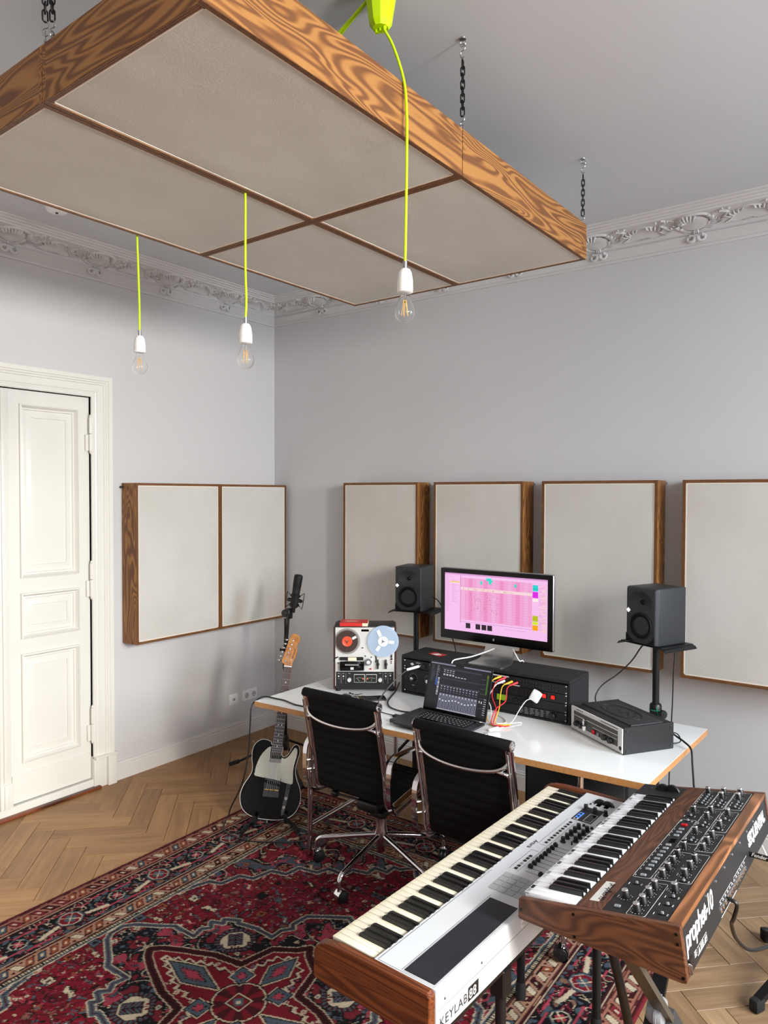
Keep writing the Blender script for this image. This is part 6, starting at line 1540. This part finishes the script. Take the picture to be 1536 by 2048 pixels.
# ---------------------------------------------------------------- keyboard stands
t = thing('keyboard_stand', 'black four legged stand beneath the white keyboard', 'stand', (2.90, -2.12, .009), (0, 0, R(-2.4)))
for x in (.02, .335):
    MB().rbox((x - .018, -.50, .551), (x + .018, .46, .591), .004, 2).obj('long_rail', M_blackmetal, t, 30)
for y in (-.235, .40):
    MB().rbox((.02, y - .015, .540), (.335, y + .015, .580), .004, 2).obj('cross_rail', M_blackmetal, t, 30)
    for x in (.04, .335) if y < 0 else (.06, .345):
        l = MB().cyl((x, y, .03), (x, y, .56), .0145, 14).obj('leg', M_blackmetal, t, 40)
        MB().lathe([(0, .0), (.019, .0), (.0195, .03), (.0165, .06), (0, .06)], 14, Matrix.Translation((x, y, 0))).obj('foot', M_rubber, l, 40)
        MB().rbox((x - .022, y - .022, .48), (x + .022, y + .022, .56), .004, 1).obj('leg_bracket', M_blackmetal, l, 30)
for x in (.02, .335):
    for y in (-.45, -.05, .42): MB().rbox((x - .015, y - .03, .591), (x + .015, y + .03, .6018), .002, 1).obj('rubber_pad', M_rubber, t, 30)
t = thing('synthesizer_stand', 'crossed stand under the synthesizer with grey-brown arms and a round grey ratchet', 'stand', (3.50, -2.08, 0), (0, 0, R(-1)))
for x, m in ((.075, M_bronze),):
    a_ = MB().tube([(x, -.300, .738), (x, -.29, .728), (x, .0, .42), (x, .385, .014)], .019, 4, square=True, flat=.42, up=(1, 0, 0)).obj('arm', m, t, 30)
    MB().tube([(x - .026, .290, .738), (x - .026, .28, .728), (x - .026, .0, .42), (x - .026, -.385, .014)], .019, 4, square=True, flat=.42, up=(1, 0, 0)).obj('cross_arm', M_blackmetal, t, 30)
    MB().lathe([(0, -.030), (.030, -.029), (.037, -.018), (.038, .004), (.034, .012), (0, .012)], 28, TM((x - .012, .0, .42), ry=PI / 2)).lathe([(.037, -.006), (.042, -.006), (.042, .000), (.037, .000)], 28, TM((x - .012, .0, .42), ry=PI / 2)).obj('ratchet_disc', M_greyp, t, 30)
    MB().rbox((-.020, -.026, -.060), (.020, .026, .060), .006, 2, T=Matrix.Translation((x, .062, .356)) @ Matrix.Rotation(R(43), 4, 'X')).obj('arm_sleeve', pbr('charcoal_sleeve', '#2e2e2e', .6), a_, 30)
MB().tube([(-.055, -.13, .738), (-.045, .02, .40), (-.035, .18, .014)], .0135, 10).obj('round_leg', M_blackmetal, t, 40)
for y in (-.385, .385): MB().rbox((-.17, y - .016, .0), (.13, y + .016, .028), .005, 2).obj('floor_bar', M_rubber, t, 30)
for y in (-.30, .29): MB().rbox((-.17, y - .014, .733), (.13, y + .014, .7495), .004, 1).obj('support_bar', M_rubber, t, 30)
t = thing('boom_stand', 'tall black tube stand with flat feet at the right picture edge', 'stand', (3.795, -1.02, 0))
MB().cyl((0, 0, .02), (0, 0, 1.15), .015, 14).obj('pole', M_blackmetal, t, 40)
MB().lathe([(0, .12), (.025, .12), (.028, .14), (.028, .19), (.02, .2), (0, .2)], 18).obj('leg_hub', M_blackplastic, t, 40)
for a in (R(125), R(245), R(5)):
    l = MB().tube([(.02 * math.cos(a), .02 * math.sin(a), .17), (.13 * math.cos(a), .13 * math.sin(a), .09), (.27 * math.cos(a), .27 * math.sin(a), .035)], .011, 4, square=True, flat=1.4, up=(0, 0, 1)).obj('leg', M_blackmetal, t, 30)
    MB().rbox((-.024, -.017, 0), (.024, .017, .045), .006, 2, Matrix.Translation((.275 * math.cos(a), .275 * math.sin(a), 0)) @ Matrix.Rotation(a, 4, 'Z')).obj('foot', M_rubber, l, 30)

# ================================================================ RUG
def build_rug():
    HW, HL, st = 1.185, 1.575, .0046
    nx = int(2 * HW / st); ny = int(2 * HL / st)
    us = np.linspace(-HW, HW, nx + 1); vs_ = np.linspace(-HL, HL, ny + 1)
    U, V = np.meshgrid(us, vs_)
    rs = np.random.RandomState(3)
    def lump(f, seed, A=U, B=V):
        r = np.random.RandomState(seed); o = np.zeros_like(A)
        for k in range(7):
            a = r.uniform(0, 2 * PI); w = f * r.uniform(.6, 1.5); o += np.sin((A * math.cos(a) + B * math.sin(a)) * w + r.uniform(0, 6))
        return o / 7
    wu = U + .0022 * lump(70, 1); wv = V + .0022 * lump(70, 2)
    au, av = np.abs(wu), np.abs(wv)
    lin = lambda h: np.array(S(h)[:3])
    RED, DRED, NAVY, IVO, TAN, PINK, BLUE, BRN, ROSE, ORG = [lin(h) for h in ('#630d1d', '#350a12', '#0a0b11', '#b0a28a', '#6f5141', '#943645', '#404d57', '#0f0908', '#6b1c28', '#82412b')]
    col = np.empty(U.shape + (3,)); 
    def put(m, c, a=1.0): col[m] = col[m] * (1 - a) + c * a
    def segd(A, B, pts):
        d = np.full(A.shape, 9.0)
        for (x0, y0), (x1, y1) in zip(pts[:-1], pts[1:]):
            dx, dy = x1 - x0, y1 - y0; L = dx * dx + dy * dy + 1e-12
            t = np.clip(((A - x0) * dx + (B - y0) * dy) / L, 0, 1); d = np.minimum(d, np.hypot(A - x0 - t * dx, B - y0 - t * dy))
        return d
    def inside(A, B, pts):
        m = np.zeros(A.shape, bool); n = len(pts)
        for i in range(n):
            x0, y0 = pts[i - 1]; x1, y1 = pts[i]
            if y0 == y1: continue
            c = ((y0 > B) != (y1 > B)) & (A < (x1 - x0) * (B - y0) / (y1 - y0) + x0); m ^= c
        return m
    # field
    col[:] = RED
    band = lump(9, 5, U * .2, V); put(band > .12, ROSE, .35); put(band < -.2, lin('#6d0d22'), .6)
    # wandering vines
    f1 = lump(46, 11, au, av); f2 = lump(70, 12, au, av)
    put(np.abs(f1) < .020, BRN, .9); put(np.abs(f2 - .1) < .016, NAVY, .7); put(np.abs(f2 + .22) < .015, PINK, .75); put((f1 > .30) & (f1 < .33), BLUE, .8); put((f1 > .40), DRED, .6)
    # scattered motifs
    def motifs(A, B, cell, seed, region, pal, size):
        I = np.floor(A / cell).astype(int); J = np.floor(B / cell).astype(int)
        h = lambda k: ((np.sin(I * 127.1 + J * 311.7 + seed * 17.3 + k * 74.7) * 43758.5453) % 1.0)
        ox = (h(1) - .5) * cell * .45; oy = (h(2) - .5) * cell * .45
        X = A - (I + .5) * cell - ox; Y = B - (J + .5) * cell - oy
        th = h(3) * PI; Xr = X * np.cos(th) - Y * np.sin(th); Yr = X * np.sin(th) + Y * np.cos(th)
        s = size * (.7 + .6 * h(4)); ty = (h(5) * 5).astype(int); ci = (h(6) * len(pal)).astype(int); r = np.hypot(Xr, Yr); an = np.arctan2(Yr, Xr)
        shp = [(np.abs(Xr) + np.abs(Yr)) / s, r / (s * (.62 + .38 * np.cos(an * 4))), np.maximum(np.abs(Xr) * 3.0, np.abs(Yr) + np.abs(np.sin(Xr * 260)) * .3 * s) / s, np.hypot(Xr / 1.6, (Yr - .25 * s * np.sin(Xr / s * 3)) * 2.0) / s, r / (s * (.70 + .30 * np.cos(an * 6)))]
        for k in range(5):
            m = region & (ty == k); d = shp[k]
            put(m & (d < 1.25), BRN, .85)
            for q in range(len(pal)): put(m & (d < 1.0) & (ci == q), pal[q], .92)
            put(m & (d < .45), pal[(k + 2) % len(pal)], .9)
    allm = np.ones(U.shape, bool)
    motifs(au, av, .058, 1, allm, [IVO, BLUE, PINK, ROSE, NAVY, TAN, ROSE, BRN], .015)
    motifs(au + .04, av + .03, .105, 2, allm, [IVO, BLUE, NAVY, PINK, ORG], .022)
    motifs(au + .013, av + .02, .036, 7, allm, [BRN, DRED, ROSE, TAN, BRN, BLUE, IVO], .0085)
    put(np.abs(lump(110, 14, au, av)) < .012, BRN, .8)
    # corner spandrels
    SP = [(0, 1.16), (.05, 1.10), (.09, 1.10), (.09, 1.04), (.16, 1.04), (.16, .98), (.24, .96), (.25, .90), (.34, .90), (.36, .84), (.46, .82), (.47, .74), (.55, .72), (.57, .62), (.64, .60), (.66, .50), (.72, .48), (.76, .36)]
    reg = inside(au, av, [(0, 1.5)] + SP + [(1.5, .36), (1.5, 1.5)]) | (av > 1.17)
    put(reg, NAVY, .9); put(reg & (f1 > .12), ROSE, .9); put(reg & (f1 < -.22), BLUE, .8); put(reg & (np.abs(f2) < .05), PINK, .8); put(reg & (np.abs(f1 + .03) < .018), IVO, .85)
    motifs(au + .02, av, .082, 3, reg, [IVO, PINK, RED, TAN, BLUE], .021)
    d = segd(au, av, SP) + .004 * (((au + av) * 40) % 1 - .5); put(d < .016, BRN); put(d < .0125, BLUE); put(d < .003, DRED); d2 = np.abs(d - .0145); put((d2 < .0024), IVO, .9)
    # medallion
    M1 = [(0, .64), (.05, .61), (.155, .54), (.165, .46), (.145, .44), (.175, .40), (.175, .345), (.27, .350), (.36, .330), (.37, .345), (.43, .315), (.41, .29), (.46, .27), (.43, .24), (.455, .21), (.44, .158), (.56, .160), (.60, .130), (.71, .065), (.737, .03), (.737, 0)]
    in1 = inside(au, av, [(0, 0)] + M1)
    put(in1, NAVY); put(in1 & (f1 > .16), PINK, .85); put(in1 & (f2 > .2), ROSE, .8); put(in1 & (np.abs(f2 + .05) < .020), BLUE, .8); put(in1 & (np.abs(f1 - .05) < .014), IVO, .8)
    motifs(au, av + .01, .046, 8, in1, [PINK, IVO, BLUE, BRN, ROSE, NAVY], .012)
    d = segd(au, av, M1); put(d < .0170, BRN); put(d < .0130, BLUE); put((np.abs(d - .0135) < .0025), IVO, .9); put(d < .003, DRED, .8)
    M2 = [(0, .385), (.03, .345), (.115, .29), (.150, .150), (.270, .130), (.40, .075), (.48, .035), (.515, 0)]
    in2 = inside(au, av, [(0, 0)] + M2); put(in2, RED)
    motifs(au, av, .062, 5, in2, [ROSE, IVO, PINK, BLUE, NAVY], .012)
    d = segd(au, av, M2); put(d < .0165, DRED); put((np.abs(d - .0175) < .0024), IVO, .85); put(d < .003, BRN)
    zig = .020 * np.abs(((au * .8 - av * 1.2) * 34) % 2 - 1); put(in2 & (np.abs(d - .044 - zig) < .0055), IVO, .95); put(in2 & (np.abs(d - .053 - zig) < .003), BRN, .9); put(in2 & (d > .062 + zig), RED, .8)
    # ivory cartouches on the diagonals
    for cx, cy in ((.277, .238),):
        X = np.abs(au - cx); Y = np.abs(av - cy); k = np.maximum(np.maximum(X, Y), (X + Y) * .70 + ((au - cx) + (av - cy) < -.02) * .012)
        s = .058
        put(k < s + .026, BRN); m = (k < s + .023); put(m, np.where(((np.arctan2(av - cy, au - cx) * 14 / PI * 2) % 2 < 1)[..., None], DRED, BLUE)[m]) if False else None
        an = np.arctan2(av - cy, au - cx); ring = (k < s + .022) & (k > s + .003)
        put(ring, DRED); put(ring & ((an * 8) % 2 < 1), BLUE, .9); put((np.abs(k - s - .002) < .0028), BRN)
        put(k < s, IVO); dd = (au - cx + av - cy) * .707; tt = np.abs(au - cx - av + cy) * .707; ar = (tt < .030) & (dd > -.028) & (dd < .052); put((k < s * .96) & ar, BRN); put((k < s * .9) & ar & (tt < .026), DRED); put((k < s * .9) & ar & (((dd + tt * .9) * 62) % 1 < .5), BLUE); put((k < s) & (tt < .0028) & (dd < .04), BRN); put((k < s) & (dd < -.034) & (np.abs(tt - .013) < .005), RED)
    # blue lozenge petals and the centre flower
    for cx, cy, a, L, w in ((.095, .105, R(47), .045, .040), (0, .205, R(90), .085, .042), (.255, 0, 0, .120, .046)):
        X = (au - cx) * math.cos(a) + (av - cy) * math.sin(a); Y = -(au - cx) * math.sin(a) + (av - cy) * math.cos(a)
        k = np.abs(X) / L + np.abs(Y) / w; put(k < 1.35, IVO); put(k < 1.22, BRN); put(k < 1.1, BLUE); put(k < .62 + .14 * np.sin(X * 420), BRN); put(k < .5 + .14 * np.sin(X * 420), PINK)
    r = np.maximum(au, av) * .55 + np.hypot(au, av) * .45; an = np.arctan2(av, au); fl_ = .096 * (.66 + .34 * np.abs(np.cos(an * 2)) ** .35)
    put(r < fl_ + .010, BRN); put(r < fl_ + .005, IVO); put(r < fl_, DRED); put((r < fl_) & (np.abs(np.sin(an * 4)) > .75), RED); q = np.maximum(au, av); put(q < .036, IVO); put(q < .031, BRN); put(q < .026, RED); put(au + av < .026, BLUE); put(au + av < .012, IVO)
    # ------- borders
    eu = HW - np.abs(U); ev = HL - np.abs(V); e = np.minimum(eu, ev)
    side = eu < ev
    s_al = np.where(side, wv, wu)
    ew = np.where(side, HW - au, HL - av)
    inb = e < .425
    put(inb, TAN)
    def guard(a, b, per, seed, base):
        m = (ew >= a) & (ew < b); put(m, base); c = (a + b) / 2; hw = (b - a) / 2
        I = np.floor(s_al / per).astype(int); X = (s_al / per - I - .5) * per; Y = ew - c; h = ((np.sin(I * 12.9898 + seed) * 43758.5453) % 1.0)
        k = np.maximum(np.abs(X + Y * .5 * np.sign(h - .5)) / (per * .34), np.abs(Y) / (hw * .62)); put(m & (k < 1), BRN)
        for q, c_ in enumerate((ROSE, IVO, DRED, BLUE, ORG)): put(m & (k < .78) & ((h * 5).astype(int) == q), c_)
        put(m & (k < .32), np.array(IVO)); k2 = np.hypot((np.abs(X) - per * .5), np.abs(Y) - hw * .5); put(m & (k2 < hw * .16), DRED)
        for z in (a + .004, b - .004): put(np.abs(ew - z) < .0028, DRED, .9)
    put(ew < .020, DRED); put(ew < .010, lin('#5e1a22'))
    guard(.022, .112, .052, 1.7, lin('#8a5a4c'))
    put((ew >= .112) & (ew < .130), DRED); put(np.abs(ew - .120) < .0030, IVO, .9)
    # main border, navy ground
    m = (ew >= .130) & (ew < .302); put(m, NAVY); c = .216; P = .452
    S0 = s_al + .072; X = (S0 + P / 2) % P - P / 2; Y = ew - c; X2 = S0 % P - P / 2
    g1 = lump(75, 21, X, Y * 1.2); g2 = lump(95, 22, np.abs(X2), Y)
    put(m & (g1 > .20), DRED, .9); put(m & (np.abs(g1 - .2) < .03), PINK, .9); put(m & (g2 > .26), BLUE, .85); put(m & (np.abs(g2 + .12) < .030), IVO, .85); put(m & (np.abs(g2 + .32) < .035), ROSE, .9); put(m & (g1 < -.42), TAN, .9)
    for cc in (-.058, .058): put(m & (np.abs(Y - cc - .010 * np.sign(np.sin(X * 26))) < .0042) & (np.abs(X) > .075), PINK)
    for X_, sc, c1 in ((X, 1.0, RED), (X2, .74, NAVY)):
        k = np.maximum(np.maximum(np.abs(X_), np.abs(Y)), (np.abs(X_) + np.abs(Y)) * .72) / sc
        arms = (np.abs(Y - X_ * .25 * np.sign(X_)) < .010) & (np.abs(X_) < .16 * sc) & (sc == 1.0); put(m & arms, IVO)
        put(m & (k < .058), BRN); put(m & (k < .054), BLUE); put(m & (k < .047), IVO); put(m & (k < .043), c1)
        r_ = np.hypot(X_, Y) / sc; a_ = np.arctan2(Y, X_); put(m & (r_ < .030 * (.5 + .5 * np.abs(np.cos(a_ * 2)))), BLUE if sc == 1 else PINK); put(m & (np.abs(np.abs(X_) - np.abs(Y)) < .0026) & (k < .04), IVO)
    put((ew >= .302) & (ew < .318), DRED); put(np.abs(ew - .308) < .0030, IVO, .9)
    guard(.318, .398, .050, 4.1, lin('#94705c'))
    b1 = (ew >= .398) & (ew < .420); put(b1, BRN); put(b1 & (np.abs(ew - .409) < .006) & ((s_al % .012) < .007), IVO, .9); put(np.abs(ew - .424) < .005, BLUE); put(np.abs(ew - .430) < .0025, IVO, .9)
    # wear and wool variation
    rr = rs.normal(1, .10, U.shape)[..., None]; col *= np.clip(rr, .6, 1.4)
    wear = np.clip(lump(5, 31) * .5 + .55, .2, 1)[..., None]; col[:] = col * (1 - .04 * wear) + lin('#7d6a5c') * .04 * wear
    Z = .0085 + rs.normal(0, .00045, U.shape) + .0006 * lump(12, 41)
    edge = np.minimum(np.minimum(U + HW, HW - U), np.minimum(V + HL, HL - V)); Z = np.where(edge < st * .5, .0005, Z)
    co = np.stack([U, V, Z], -1).reshape(-1, 3).astype(np.float32)
    me = bpy.data.meshes.new('pile'); nv = co.shape[0]; idx = np.arange(nv).reshape(ny + 1, nx + 1)
    q = np.stack([idx[:-1, :-1], idx[:-1, 1:], idx[1:, 1:], idx[1:, :-1]], -1).reshape(-1, 4)
    me.vertices.add(nv); me.vertices.foreach_set('co', co.ravel()); me.loops.add(q.size); me.loops.foreach_set('vertex_index', q.ravel().astype(np.int32))
    me.polygons.add(len(q)); me.polygons.foreach_set('loop_start', np.arange(0, q.size, 4, dtype=np.int32)); me.update(calc_edges=True)
    at = me.color_attributes.new('Col', 'FLOAT_COLOR', 'POINT'); c4 = np.ones((nv, 4), np.float32); c4[:, :3] = col.reshape(-1, 3); at.data.foreach_set('color', c4.ravel())
    t_ = colattr('wool_pile', .95); t_.b.inputs['Specular IOR Level'].default_value = .1; v = t_.coord(); t_.bump(t_.noise(v, 420, 2), .5, .002)
    me.materials.append(t_.m); me.shade_smooth()
    t = thing('persian_rug', 'large red hand knotted persian rug with medallion and dark blue border', 'rug', (2.172, -2.352, 0), (0, 0, R(.6)))
    link('pile', me, t)
    f = MB(); random.seed(5)
    for k in range(520):
        x = -HW + 2 * HW * k / 519
        for sgn in (1, -1):
            if sgn < 0 and k % 2: continue
            L = random.uniform(.012, .034); dx = random.uniform(-.008, .008); y = sgn * HL
            f.tube([(x, y - sgn * .004, .003), (x + dx * .4, y + sgn * L * .5, .0035), (x + dx, y + sgn * L, .0015)], [.0014, .0012, .0006], 4)
    o = f.obj('fringe', pbr('cream_fringe', '#b7a888', .9), t, 60); o['kind'] = 'stuff'
build_rug()
for o in bpy.data.objects:
    if o.type == 'MESH' and not o.data.materials: o.data.materials.append(M_blackplastic)
